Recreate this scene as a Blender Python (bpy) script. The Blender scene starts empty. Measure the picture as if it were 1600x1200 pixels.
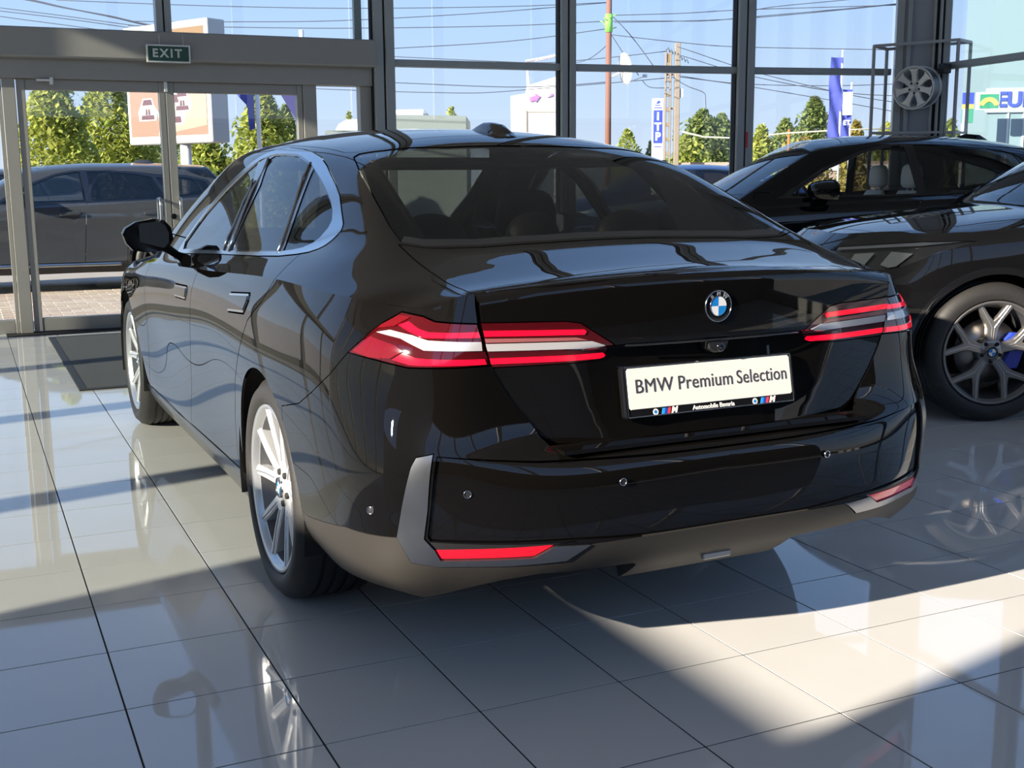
import bpy, math, random
import numpy as np
R=math.radians
S=bpy.context.scene
COL=S.collection
# ------------------------------------------------------------------ camera, sky, sun, exposure
cam=bpy.data.cameras.new('camera');cam.sensor_width=36;cam.lens=36*1818.9/1600;cam.clip_start=.05;cam.clip_end=400
co=bpy.data.objects.new('camera',cam);COL.objects.link(co);S.camera=co
def _cam(yaw,pitch,roll,loc):
    cy,sy,cp,sp=math.cos(yaw),math.sin(yaw),math.cos(pitch),math.sin(pitch)
    f=np.array([sy*cp,cy*cp,-sp]);r=np.array([cy,-sy,0]);u=np.cross(r,f);c,s=math.cos(roll),math.sin(roll)
    r2=c*r+s*u;u2=-s*r+c*u
    from mathutils import Matrix
    M=Matrix(((r2[0],u2[0],-f[0],loc[0]),(r2[1],u2[1],-f[1],loc[1]),(r2[2],u2[2],-f[2],loc[2]),(0,0,0,1)))
    co.matrix_world=M
_cam(.436504,.172862,-.007644,(.123931,-4.474658,1.296428))
SUN_EL=R(19.5);SUN_DIR=np.array([.977,.213,0])   # horizontal travel of the light
sun=bpy.data.lights.new('sun','SUN');sun.energy=9.3;sun.angle=R(.53);sun.color=(1,.90,.76)
so=bpy.data.objects.new('sun',sun);COL.objects.link(so)
from mathutils import Vector
so.rotation_euler=Vector((-.977*math.cos(SUN_EL),-.213*math.cos(SUN_EL),math.sin(SUN_EL))).to_track_quat('Z','Y').to_euler()
so.location=(-20,-6,12)
W=bpy.data.worlds.new('sky');S.world=W;W.use_nodes=True
nt=W.node_tree;nt.nodes.clear()
tc=nt.nodes.new('ShaderNodeTexCoord');sx=nt.nodes.new('ShaderNodeSeparateXYZ');rp=nt.nodes.new('ShaderNodeValToRGB')
bg=nt.nodes.new('ShaderNodeBackground');ow=nt.nodes.new('ShaderNodeOutputWorld')
nt.links.new(tc.outputs['Generated'],sx.inputs[0]);nt.links.new(sx.outputs['Z'],rp.inputs[0]);nt.links.new(rp.outputs[0],bg.inputs[0]);nt.links.new(bg.outputs[0],ow.inputs[0])
e=rp.color_ramp.elements
e[0].position=0;e[0].color=(.55,.61,.72,1);e[1].position=1;e[1].color=(.13,.26,.58,1)
for p,c in ((.06,(.455,.555,.735)),(.15,(.35,.50,.77)),(.4,(.22,.38,.72))):
    q=e.new(p);q.color=(*c,1)
bg.inputs[1].default_value=.95
S.view_settings.view_transform='Standard';S.view_settings.look='None';S.view_settings.gamma=1;S.view_settings.use_curve_mapping=False
S.view_settings.exposure=.70
S.cycles.transparent_max_bounces=16;S.cycles.max_bounces=10;S.cycles.sample_clamp_indirect=6;S.cycles.caustics_reflective=True;S.cycles.blur_glossy=.5
# ------------------------------------------------------------------ materials
MATS={}
def mat(name,col=(.8,.8,.8),rough=.5,metal=0,coat=0,spec=.5,emit=None,es=0,bump=None,var=None,trans=0,ior=1.5,alpha=1,coat_rough=.02):
    """var=(scale,col2,contrast) mixes a second colour by noise; bump=(scale,strength)"""
    if name in MATS:return MATS[name]
    m=bpy.data.materials.new(name);m.use_nodes=True;MATS[name]=m
    n=m.node_tree;b=n.nodes['Principled BSDF']
    b.inputs['Base Color'].default_value=(*col,1);b.inputs['Roughness'].default_value=rough;b.inputs['Metallic'].default_value=metal
    b.inputs['Coat Weight'].default_value=coat;b.inputs['Coat Roughness'].default_value=coat_rough;b.inputs['Specular IOR Level'].default_value=spec
    b.inputs['Transmission Weight'].default_value=trans;b.inputs['IOR'].default_value=ior;b.inputs['Alpha'].default_value=alpha
    if emit:b.inputs['Emission Color'].default_value=(*emit,1);b.inputs['Emission Strength'].default_value=es
    if var or bump:
        t=n.nodes.new('ShaderNodeTexCoord')
    if var:
        no=n.nodes.new('ShaderNodeTexNoise');no.inputs['Scale'].default_value=var[0];no.inputs['Detail'].default_value=5
        r=n.nodes.new('ShaderNodeValToRGB');r.color_ramp.elements[0].color=(*col,1);r.color_ramp.elements[1].color=(*var[1],1)
        r.color_ramp.elements[0].position=.5-var[2];r.color_ramp.elements[1].position=.5+var[2]
        n.links.new(t.outputs['Object'],no.inputs['Vector']);n.links.new(no.outputs['Fac'],r.inputs[0]);n.links.new(r.outputs[0],b.inputs['Base Color'])
    if bump:
        no=n.nodes.new('ShaderNodeTexNoise');no.inputs['Scale'].default_value=bump[0];no.inputs['Detail'].default_value=4
        bp=n.nodes.new('ShaderNodeBump');bp.inputs['Strength'].default_value=bump[1];bp.inputs['Distance'].default_value=.01
        n.links.new(t.outputs['Object'],no.inputs['Vector']);n.links.new(no.outputs['Fac'],bp.inputs['Height']);n.links.new(bp.outputs[0],b.inputs['Normal'])
    return m
def glass(name,tint=(1,1,1),ior=1.5,rough=0,gmul=1.0):
    """thin pane: clear or tinted see-through with a Fresnel mirror on top"""
    if name in MATS:return MATS[name]
    m=bpy.data.materials.new(name);m.use_nodes=True;MATS[name]=m;n=m.node_tree;n.nodes.clear()
    tr=n.nodes.new('ShaderNodeBsdfTransparent');tr.inputs[0].default_value=(*tint,1)
    gl=n.nodes.new('ShaderNodeBsdfGlossy');gl.inputs['Roughness'].default_value=rough;gl.inputs[0].default_value=(gmul,gmul,gmul,1)
    fr=n.nodes.new('ShaderNodeFresnel');fr.inputs[0].default_value=ior
    mx=n.nodes.new('ShaderNodeMixShader');o=n.nodes.new('ShaderNodeOutputMaterial')
    ge=n.nodes.new('ShaderNodeNewGeometry');mi=n.nodes.new('ShaderNodeMapRange');mi.inputs[3].default_value=ior;mi.inputs[4].default_value=1/ior
    n.links.new(ge.outputs['Backfacing'],mi.inputs[0]);n.links.new(mi.outputs[0],fr.inputs[0]);n.links.new(fr.outputs[0],mx.inputs[0]);n.links.new(tr.outputs[0],mx.inputs[1]);n.links.new(gl.outputs[0],mx.inputs[2]);n.links.new(mx.outputs[0],o.inputs[0])
    return m
# ------------------------------------------------------------------ mesh helpers
class MB:
    """collects shapes into one mesh"""
    def __init__(s):s.v=[];s.f=[];s.m=[];s.cur=0
    def add(s,V,F):
        o=len(s.v);s.v+=[tuple(map(float,p)) for p in V];s.f+=[tuple(i+o for i in f) for f in F];s.m+=[s.cur]*len(F);return s
    def box(s,a,b,rot=None,at=(0,0,0)):
        (x0,y0,z0),(x1,y1,z1)=a,b
        V=[(x0,y0,z0),(x1,y0,z0),(x1,y1,z0),(x0,y1,z0),(x0,y0,z1),(x1,y0,z1),(x1,y1,z1),(x0,y1,z1)]
        if rot is not None:
            c,sn=math.cos(rot),math.sin(rot);V=[(x*c-y*sn,x*sn+y*c,z) for x,y,z in V]
        V=[(x+at[0],y+at[1],z+at[2]) for x,y,z in V]
        return s.add(V,[(3,2,1,0),(4,5,6,7),(0,1,5,4),(1,2,6,5),(2,3,7,6),(3,0,4,7)])
    def bbox(s,a,b,bv=.004):
        """box with all edges bevelled"""
        (x0,y0,z0),(x1,y1,z1)=a,b;V=[];idx={}
        bv=min(bv,(x1-x0)/2.01,(y1-y0)/2.01,(z1-z0)/2.01)
        for i in (0,1):
            for j in (0,1):
                for k in (0,1):
                    p=((x0,x1)[i],(y0,y1)[j],(z0,z1)[k]);sg=(1-2*i,1-2*j,1-2*k)
                    for ax in range(3):
                        q=list(p)
                        for a2 in range(3):
                            if a2!=ax:q[a2]+=sg[a2]*bv
                        idx[(i,j,k,ax)]=len(V);V.append(tuple(q))
        F=[]
        for ax in range(3):
            for sd in (0,1):
                o=[a for a in range(3) if a!=ax];L=[]
                for (u,w) in ((0,0),(1,0),(1,1),(0,1)):
                    key=[0,0,0];key[ax]=sd;key[o[0]]=u;key[o[1]]=w;L.append(idx[(*key,ax)])
                if (sd==1)==(ax!=1):F.append(tuple(L))
                else:F.append(tuple(L[::-1]))
        for ax in range(3):
            o=[a for a in range(3) if a!=ax]
            for u in (0,1):
                for w in (0,1):
                    k0=[0,0,0];k1=[0,0,0];k0[ax]=0;k1[ax]=1
                    for kk in (k0,k1):kk[o[0]]=u;kk[o[1]]=w
                    F.append((idx[(*k0,o[0])],idx[(*k1,o[0])],idx[(*k1,o[1])],idx[(*k0,o[1])]))
        for i in (0,1):
            for j in (0,1):
                for k in (0,1):F.append(tuple(idx[(i,j,k,a)] for a in range(3)))
        return s.add(V,F)
    def tube(s,pts,r,n=8,caps=True,closed=False):
        P=np.array(pts,float);m=len(P);rr=np.full(m,r) if np.isscalar(r) else np.array(r,float)
        T=np.zeros_like(P)
        for i in range(m):
            a=P[(i-1)%m] if closed else P[max(i-1,0)];b=P[(i+1)%m] if closed else P[min(i+1,m-1)];t=b-a;T[i]=t/(np.linalg.norm(t)+1e-12)
        up=np.array([0,0,1.]) if abs(T[0][2])<.9 else np.array([1.,0,0])
        V=[];nrm=np.cross(T[0],up);nrm/=np.linalg.norm(nrm)
        for i in range(m):
            nrm=nrm-T[i]*(nrm@T[i]);nrm/=np.linalg.norm(nrm);bn=np.cross(T[i],nrm)
            for k in range(n):
                a=2*math.pi*k/n;V.append(P[i]+rr[i]*(math.cos(a)*nrm+math.sin(a)*bn))
        F=[]
        for i in range(m if closed else m-1):
            j=(i+1)%m
            for k in range(n):F.append((i*n+k,i*n+(k+1)%n,j*n+(k+1)%n,j*n+k))
        if caps and not closed:F.append(tuple(range(n))[::-1]);F.append(tuple((m-1)*n+k for k in range(n)))
        return s.add(V,F)
    def lathe(s,prof,n=48,axis='x',at=(0,0,0),closed=False):
        """prof: list of (along axis, radius)"""
        V=[];F=[];m=len(prof)
        for a,r in prof:
            for k in range(n):
                t=2*math.pi*k/n;c,q=r*math.cos(t),r*math.sin(t)
                p={'x':(a,c,q),'y':(q,a,c),'z':(c,q,a)}[axis];V.append((p[0]+at[0],p[1]+at[1],p[2]+at[2]))
        for i in range(m if closed else m-1):
            j=(i+1)%m
            for k in range(n):F.append((i*n+k,i*n+(k+1)%n,j*n+(k+1)%n,j*n+k))
        return s.add(V,F)
    def prism(s,poly,h0,h1,fr=None,bev=0):
        """poly (u,v) extruded from h0 to h1; fr maps (u,v,h)->xyz; bev shrinks the h1 face"""
        n=len(poly);fr=fr or (lambda u,v,h:(u,v,h))
        A=sum(poly[i][0]*poly[(i+1)%n][1]-poly[(i+1)%n][0]*poly[i][1] for i in range(n))
        if A<0:poly=poly[::-1]
        top=poly
        if bev:
            top=offset(poly,-bev);mid=[fr(u,v,h1-bev*(1 if h1>h0 else -1)) for u,v in poly]
        V=[fr(u,v,h0) for u,v in poly];F=[tuple(range(n))[::-1]]
        if bev:
            V+=mid;F+=[(i,(i+1)%n,n+(i+1)%n,n+i) for i in range(n)];b=n
        else:b=0
        V+=[fr(u,v,h1) for u,v in top];t=len(V)-n
        F+=[(b+i,b+(i+1)%n,t+(i+1)%n,t+i) for i in range(n)];F.append(tuple(t+i for i in range(n)))
        return s.add(V,F)
    def ball(s,c,r,nu=12,nv=8):
        r=(r,r,r) if np.isscalar(r) else r;V=[];F=[]
        for j in range(nv+1):
            p=math.pi*j/nv
            for i in range(nu):
                t=2*math.pi*i/nu;V.append((c[0]+r[0]*math.sin(p)*math.cos(t),c[1]+r[1]*math.sin(p)*math.sin(t),c[2]+r[2]*math.cos(p)))
        for j in range(nv):
            for i in range(nu):F.append((j*nu+i,(j+1)*nu+i,(j+1)*nu+(i+1)%nu,j*nu+(i+1)%nu))
        return s.add(V,F)
    def build(s,name,m,parent=None,smooth=False,loc=None,rotz=None):
        return mesh_obj(name,s.v,s.f,m,parent,smooth,loc,rotz,s.m)
def offset(poly,d):
    """mitred offset of a ccw polygon, d>0 grows"""
    n=len(poly);P=np.array(poly,float);out=[]
    A=sum(P[i][0]*P[(i+1)%n][1]-P[(i+1)%n][0]*P[i][1] for i in range(n));sg=1 if A>0 else -1
    for i in range(n):
        a,b,c=P[i-1],P[i],P[(i+1)%n];e1=(b-a)/(np.linalg.norm(b-a)+1e-12);e2=(c-b)/(np.linalg.norm(c-b)+1e-12)
        n1=np.array([e1[1],-e1[0]])*sg;n2=np.array([e2[1],-e2[0]])*sg;q=n1+n2;L=q@q
        out.append(tuple(b+d*q*2/max(L,.5)))
    return out
def mesh_obj(name,V,F,m,parent=None,smooth=False,loc=None,rotz=None,mi=None,normals=None):
    me=bpy.data.meshes.new(name);me.from_pydata([tuple(p) for p in V],[],[tuple(f) for f in F])
    ms=m if isinstance(m,(list,tuple)) else [m]
    for x in ms:me.materials.append(x)
    if mi and len(ms)>1:me.polygons.foreach_set('material_index',mi)
    if smooth:me.polygons.foreach_set('use_smooth',[True]*len(me.polygons))
    me.update()
    if smooth=='auto':
        me.set_sharp_from_angle(angle=R(38))
    if normals is not None:me.normals_split_custom_set_from_vertices([tuple(p) for p in normals])
    o=bpy.data.objects.new(name,me);COL.objects.link(o)
    if parent:o.parent=parent
    if loc is not None:o.location=loc
    if rotz is not None:o.rotation_euler=(0,0,rotz)
    return o
def tag(o,label=None,cat=None,group=None,kind=None):
    if label:o['label']=label
    if cat:o['category']=cat
    if group:o['group']=group
    if kind:o['kind']=kind
    return o
def empty(name,label=None,cat=None,loc=(0,0,0),rotz=0,group=None,kind=None):
    o=bpy.data.objects.new(name,None);o.empty_display_size=.1;COL.objects.link(o);o.location=loc;o.rotation_euler=(0,0,rotz)
    return tag(o,label,cat,group,kind)
def copy_tree(o,parent=None):
    kids=[c for c in o.children];c=o.copy();COL.objects.link(c);c.parent=parent
    for k in kids:copy_tree(k,c)
    return c
def text_geo(txt,size,extrude=.002,spacing=1.0,bold=0):
    cu=bpy.data.curves.new('t','FONT');cu.body=txt;cu.size=size;cu.extrude=extrude;cu.align_x='CENTER';cu.align_y='CENTER';cu.space_character=spacing;cu.resolution_u=4;cu.offset=bold
    ob=bpy.data.objects.new('t',cu);COL.objects.link(ob);bpy.context.view_layer.update()
    dg=bpy.context.evaluated_depsgraph_get();me=bpy.data.meshes.new_from_object(ob.evaluated_get(dg))
    V=[tuple(v.co) for v in me.vertices];F=[tuple(p.vertices) for p in me.polygons]
    bpy.data.objects.remove(ob);bpy.data.curves.remove(cu);bpy.data.meshes.remove(me);return V,F
def ncs(t,Y,tq):
    """natural cubic spline; t (n), Y (n,k) -> (m,k)"""
    t=np.asarray(t,float);Y=np.asarray(Y,float)
    if Y.ndim==1:return ncs(t,Y[:,None],tq)[:,0]
    n=len(t);h=np.diff(t);A=np.zeros((n,n));B=np.zeros((n,Y.shape[1]))
    A[0,0]=A[-1,-1]=1
    for i in range(1,n-1):
        A[i,i-1]=h[i-1];A[i,i]=2*(h[i-1]+h[i]);A[i,i+1]=h[i]
        B[i]=6*((Y[i+1]-Y[i])/h[i]-(Y[i]-Y[i-1])/h[i-1])
    M=np.linalg.solve(A,B);tq=np.asarray(tq,float)
    k=np.clip(np.searchsorted(t,tq)-1,0,n-2);d=tq-t[k];hk=h[k]
    a=(M[k+1]-M[k])/(6*hk)[:,None];b=M[k]/2
    c=(Y[k+1]-Y[k])/hk[:,None]-hk[:,None]*(2*M[k]+M[k+1])/6
    d=d[:,None];return Y[k]+c*d+b*d*d+a*d**3
def pch(t,y,tq):
    """monotone piecewise cubic"""
    t=np.asarray(t,float);y=np.asarray(y,float);h=np.diff(t);s=np.diff(y)/h;m=np.zeros(len(t))
    for i in range(1,len(t)-1):
        if s[i-1]*s[i]>0:
            w1=2*h[i]+h[i-1];w2=h[i]+2*h[i-1];m[i]=(w1+w2)/(w1/s[i-1]+w2/s[i])
    m[0]=s[0];m[-1]=s[-1]
    tq=np.clip(np.asarray(tq,float),t[0],t[-1]);k=np.clip(np.searchsorted(t,tq)-1,0,len(t)-2)
    x=(tq-t[k])/h[k];a=y[k];b=y[k+1]
    return a*(1+2*x)*(1-x)**2+b*x*x*(3-2*x)+h[k]*(m[k]*x*(1-x)**2-m[k+1]*x*x*(1-x))
def smax(a,b,k):
    k=.25*k;m=np.maximum(a,b);return m+k*np.log1p(np.exp(-np.abs(a-b)/k))
def smin(a,b,k): return -smax(-a,-b,k)
# ---------------------------------------------------------------- control grid of the sedan's sides and ends
def sedan_grid():
    Z=np.array
    rows=[]
    # columns: x=0,.3,.5,.62,.72 | corner | y=-.72,-.5,-.25,0,.3,.8,1.5,2.2,2.7,3.0,3.4,3.62 | front .45,0
    yc=[-.985,-1.08,-1.122,-1.132,-1.128,-1.095,-1.0,-.99,-1.0,-1.045]
    y3=[-.983,-1.077,-1.12,-1.131,-1.127,-1.095,-1.01,-.99,-.995,-1.033]
    y5=[-.97,-1.055,-1.098,-1.108,-1.105,-1.08,-1.03,-1.005,-.995,-1.005]
    y62=[-.95,-1.022,-1.065,-1.076,-1.074,-1.06,-1.03,-1.006,-.992,-.965]
    y72=[-.925,-.985,-1.022,-1.034,-1.034,-1.028,-1.012,-.99,-.972,-.925]
    zr=[.262,.33,.405,.49,.575,.632,.675,.78,.89,1.0]
    cor=[(.80,-.885,.275),(.842,-.925,.33),(.853,-.932,.40),(.858,-.932,.48),(.862,-.938,.57),(.855,-.932,.645),(.84,-.912,.725),(.822,-.898,.82),(.814,-.885,.91),(.775,-.815,.992)]
    x72=[.885,.912,.924,.93,.933,.93,.922,.908,.89,.838]
    z72=[.283,.34,.405,.49,.575,.655,.735,.825,.91,1.003]
    x5=[.90,.926,.936,.942,.946,.947,.944,.936,.92,.88];z5=[.288,.345,.41,.50,.585,.665,.745,.83,.92,1.008]
    x25=[.905,.93,.94,.947,.951,.953,.952,.945,.929,.893];z25=[.29,.35,.42,.51,.595,.675,.755,.84,.925,1.012]
    x0=[.895,.926,.938,.946,.951,.953,.953,.947,.932,.897];z0=[.24,.32,.405,.51,.60,.68,.755,.84,.922,1.010]
    x03=[.878,.915,.928,.934,.94,.945,.947,.944,.931,.90];z03=[.19,.285,.385,.50,.60,.68,.755,.838,.918,1.0]
    x08=[.866,.907,.915,.917,.923,.93,.935,.937,.929,.903];z08=[.178,.268,.365,.48,.585,.67,.75,.83,.906,.978]
    x15=[.862,.905,.912,.912,.918,.925,.932,.934,.926,.902];z15=[.174,.262,.355,.465,.575,.66,.74,.82,.892,.952]
    x22=[.866,.906,.914,.915,.92,.928,.935,.935,.925,.90];z22=[.178,.262,.355,.465,.57,.65,.725,.80,.868,.922]
    x27=[.885,.916,.928,.935,.94,.944,.944,.938,.924,.893];z27=[.215,.29,.38,.48,.575,.65,.72,.79,.85,.902]
    x30=[.885,.92,.932,.94,.944,.946,.943,.934,.917,.88];z30=[.25,.32,.40,.49,.575,.645,.715,.78,.838,.885]
    x34=[.85,.885,.90,.91,.915,.915,.91,.898,.88,.84];z34=[.24,.31,.39,.48,.56,.625,.69,.75,.805,.85]
    f62=[(.76,3.50,.22),(.79,3.56,.30),(.80,3.59,.38),(.80,3.61,.47),(.80,3.61,.55),(.80,3.60,.62),(.79,3.57,.68),(.77,3.54,.735),(.75,3.50,.785),(.70,3.42,.835)]
    f45=[(.45,3.72,.20),(.46,3.78,.28),(.47,3.81,.37),(.47,3.82,.46),(.47,3.82,.55),(.47,3.81,.62),(.47,3.79,.68),(.46,3.76,.735),(.45,3.71,.785),(.42,3.62,.84)]
    f0=[(0,3.76,.20),(0,3.83,.28),(0,3.86,.37),(0,3.87,.46),(0,3.87,.55),(0,3.86,.62),(0,3.84,.68),(0,3.81,.74),(0,3.76,.79),(0,3.66,.845)]
    for i in range(10):
        rows.append([(0,yc[i],zr[i]),(.3,y3[i],zr[i]),(.5,y5[i],zr[i]),(.62,y62[i],zr[i]-(.004 if i==9 else 0)),(.72,y72[i],zr[i]-(.006 if i==9 else 0)),cor[i],
            (x72[i],-.72,z72[i]),(x5[i],-.5,z5[i]),(x25[i],-.25,z25[i]),(x0[i],0,z0[i]),(x03[i],.3,z03[i]),(x08[i],.8,z08[i]),(x15[i],1.5,z15[i]),(x22[i],2.2,z22[i]),
            (x27[i],2.7,z27[i]),(x30[i],3.0,z30[i]),(x34[i],3.35,z34[i]),f62[i],f45[i],f0[i]])
    return np.array(rows)
SEDAN=dict(
 # roof centre line, deck centre line, deck crown, greenhouse belt
 roof=([-.4,.0,.1,.25,.45,.75,1.1,1.5,2.0],[1.36,1.424,1.438,1.459,1.479,1.496,1.507,1.50,1.45]),
 deck=([-1.1,-1.045,-.97,-.88,-.8,-.7,-.6,-.5,-.4,-.2,0,.8,1.5,2.1,2.4,3.0,3.4,3.7],[1.060,1.062,1.061,1.068,1.081,1.101,1.122,1.143,1.160,1.175,1.18,1.15,1.12,1.08,1.035,.975,.92,.855]),
 crown=([-1.1,-.9,-.7,-.4,0,2.3,3.6],[.028,.034,.032,.024,.03,.035,.03]),
 belt=([-1.0,-.6,-.2,.3,.8,1.5,2.2,2.6],[.65,.722,.790,.834,.850,.854,.846,.82],[1.09,1.085,1.075,1.06,1.045,1.020,.995,.975]),
 tumble=([-.6,-.1,.3,.8,2.0,2.6],[1.36,1.45,1.66,1.85,1.9,1.9]), roofcrown=.075, glass=(-.58,1.137,.425,.10,.05), wind=(2.78,1.0,.45,.16), xref=.65, kroof=.10, kbody=.05, kglass=.035, kwind=.04)
def surfaces(grid,P,nu=300,nv=64,ns=56,ny=230):
    """returns S1 (nv,nu,3) sides/ends, S2 (ns,ny,3) top; half car, x>=0"""
    R,Cn,_=grid.shape
    # resample every row along u with common parameter
    d=np.linalg.norm(np.diff(grid,axis=1),axis=2).mean(0);u=np.concatenate([[0],np.cumsum(d)])
    # denser at the rear
    uq=np.linspace(0,1,nu)**1.25*u[-1]
    A=np.stack([ncs(u,grid[r],uq) for r in range(R)])
    # symmetric at centre: make dy/dx ~0 by construction (rows nearly flat)
    dv=np.linalg.norm(np.diff(A,axis=0),axis=2).mean(1);v=np.concatenate([[0],np.cumsum(dv)])
    vq=np.linspace(0,v[-1],nv)
    S1=ncs(v,A.reshape(R,-1),vq).reshape(nv,nu,3);S1[:,:,0]=np.maximum(S1[:,:,0],0)
    S1[:,0,0]=0;S1[:,-1,0]=0
    edge=S1[-1]
    # top domain --------------------------------------------------------
    ci=int(np.argmax(-np.gradient(edge[:,1])*0+ (np.gradient(edge[:,0])<np.gradient(edge[:,1])) ))  # first 45deg point
    ci=max(ci,1)
    fi=len(edge)-1-int(np.argmax((np.gradient(edge[::-1,0])>0)&(-np.gradient(edge[::-1,1])*0+np.gradient(edge[::-1,0])<-np.gradient(edge[::-1,1]))))
    rear=edge[:ci+1];side=edge[ci:fi+1];front=edge[fi:][::-1]
    yt=np.linspace(0,1,ny);ys=side[0,1]+(side[-1,1]-side[0,1])*(yt*.85+.15*yt**1)
    xe=np.interp(ys,side[:,1],side[:,0]);ze=np.interp(ys,side[:,1],side[:,2])
    s=1-(1-np.linspace(0,1,ns))**1.35
    X=s[:,None]*xe[None,:]
    o=np.argsort(rear[:,0]);yr=np.interp(X[:,0],rear[o,0],rear[o,1]);zr=np.interp(X[:,0],rear[o,0],rear[o,2])
    o=np.argsort(front[:,0]);yf=np.interp(X[:,-1],front[o,0],front[o,1])
    wr=np.clip(1-(ys-ys[0])/.55,0,1);wr=wr*wr*(3-2*wr);wf=np.clip(1-(ys[-1]-ys)/.6,0,1);wf=wf*wf*(3-2*wf)
    Y=ys[None,:]+wr[None,:]*(yr-ys[0])[:,None]+wf[None,:]*(yf-ys[-1])[:,None]
    Zt=top_height(X,Y,xe[None,:]+0*X,ze[None,:]+0*X,P)
    S2=np.stack([X,Y,Zt],2)
    w=np.clip((np.arange(nv)/(nv-1)-.72)/.28,0,1)**2
    for sl,bd in ((slice(0,ci+1),S2[:,0]),(slice(fi,None),S2[:,-1])):
        o=np.argsort(bd[:,0]);ex=S1[-1,sl,0];dz=np.interp(ex,bd[o,0],bd[o,2])-S1[-1,sl,2]
        dy=np.interp(ex,bd[o,0],bd[o,1])-S1[-1,sl,1]
        S1[:,sl,2]+=w[:,None]*dz[None,:];S1[:,sl,1]+=w[:,None]*dy[None,:]
    return S1,S2
def top_height(X,Y,XE,ZE,P):
    f=lambda k,y:pch(P[k][0],P[k][1],y.ravel()).reshape(y.shape)
    xr=P['xref']
    zc=f('deck',Y);cr=f('crown',Y)
    zin=zc-cr*(X/xr)**2
    z65=zc-cr;sl=-2*cr/xr
    W=np.maximum(XE-xr,.03)
    a=(z65+sl*W-ZE)/W**2
    zout=z65+sl*(X-xr)-a*(X-xr)**2
    B=np.where(X<xr,zin,zout)
    g=lambda k,y:ncs(P[k][0],P[k][1],np.clip(y.ravel(),P[k][0][0],P[k][0][-1])).reshape(y.shape)
    xb=g('belt',Y);zb=ncs(P['belt'][0],P['belt'][2],np.clip(Y.ravel(),P['belt'][0][0],P['belt'][0][-1])).reshape(Y.shape)
    dx=xb-X
    side=zb+g('tumble',Y)*dx-.7*np.maximum(dx,0)**2
    roof=f('roof',Y)-P['roofcrown']*(X/.6)**2*.5-P['roofcrown']*.5*(np.abs(X)/.6)**3
    gy,gz,gm,gk,gb=P['glass']
    dy=Y-gy
    gl=gz+gm*dy-gk*X**2+gb*dy*(.68-dy)*2
    wy,wz,wm,wk=P['wind']
    wi=wz+wm*(wy-Y)-wk*X**2-.03*np.maximum(wy-Y,0)**2
    G=smin(roof,gl,P['kglass']);G=smin(G,wi,P['kwind']);G=smin(G,side,P['kroof'])
    k=P['kbody']
    kb=pch([-1.1,-.32,-.08,3.7],[P['kbody']*1.3,P['kbody']*1.3,P['kbody']*.4,P['kbody']*.4],Y.ravel()).reshape(Y.shape)
    w=np.clip((X-.52)/.2,0,1);w=np.maximum(w*w*(3-2*w),np.clip((Y+.25)/.3,0,1));k=P.get('kdeck',.012)*(1-w)+kb*w
    return smax(B,G,k)

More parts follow.
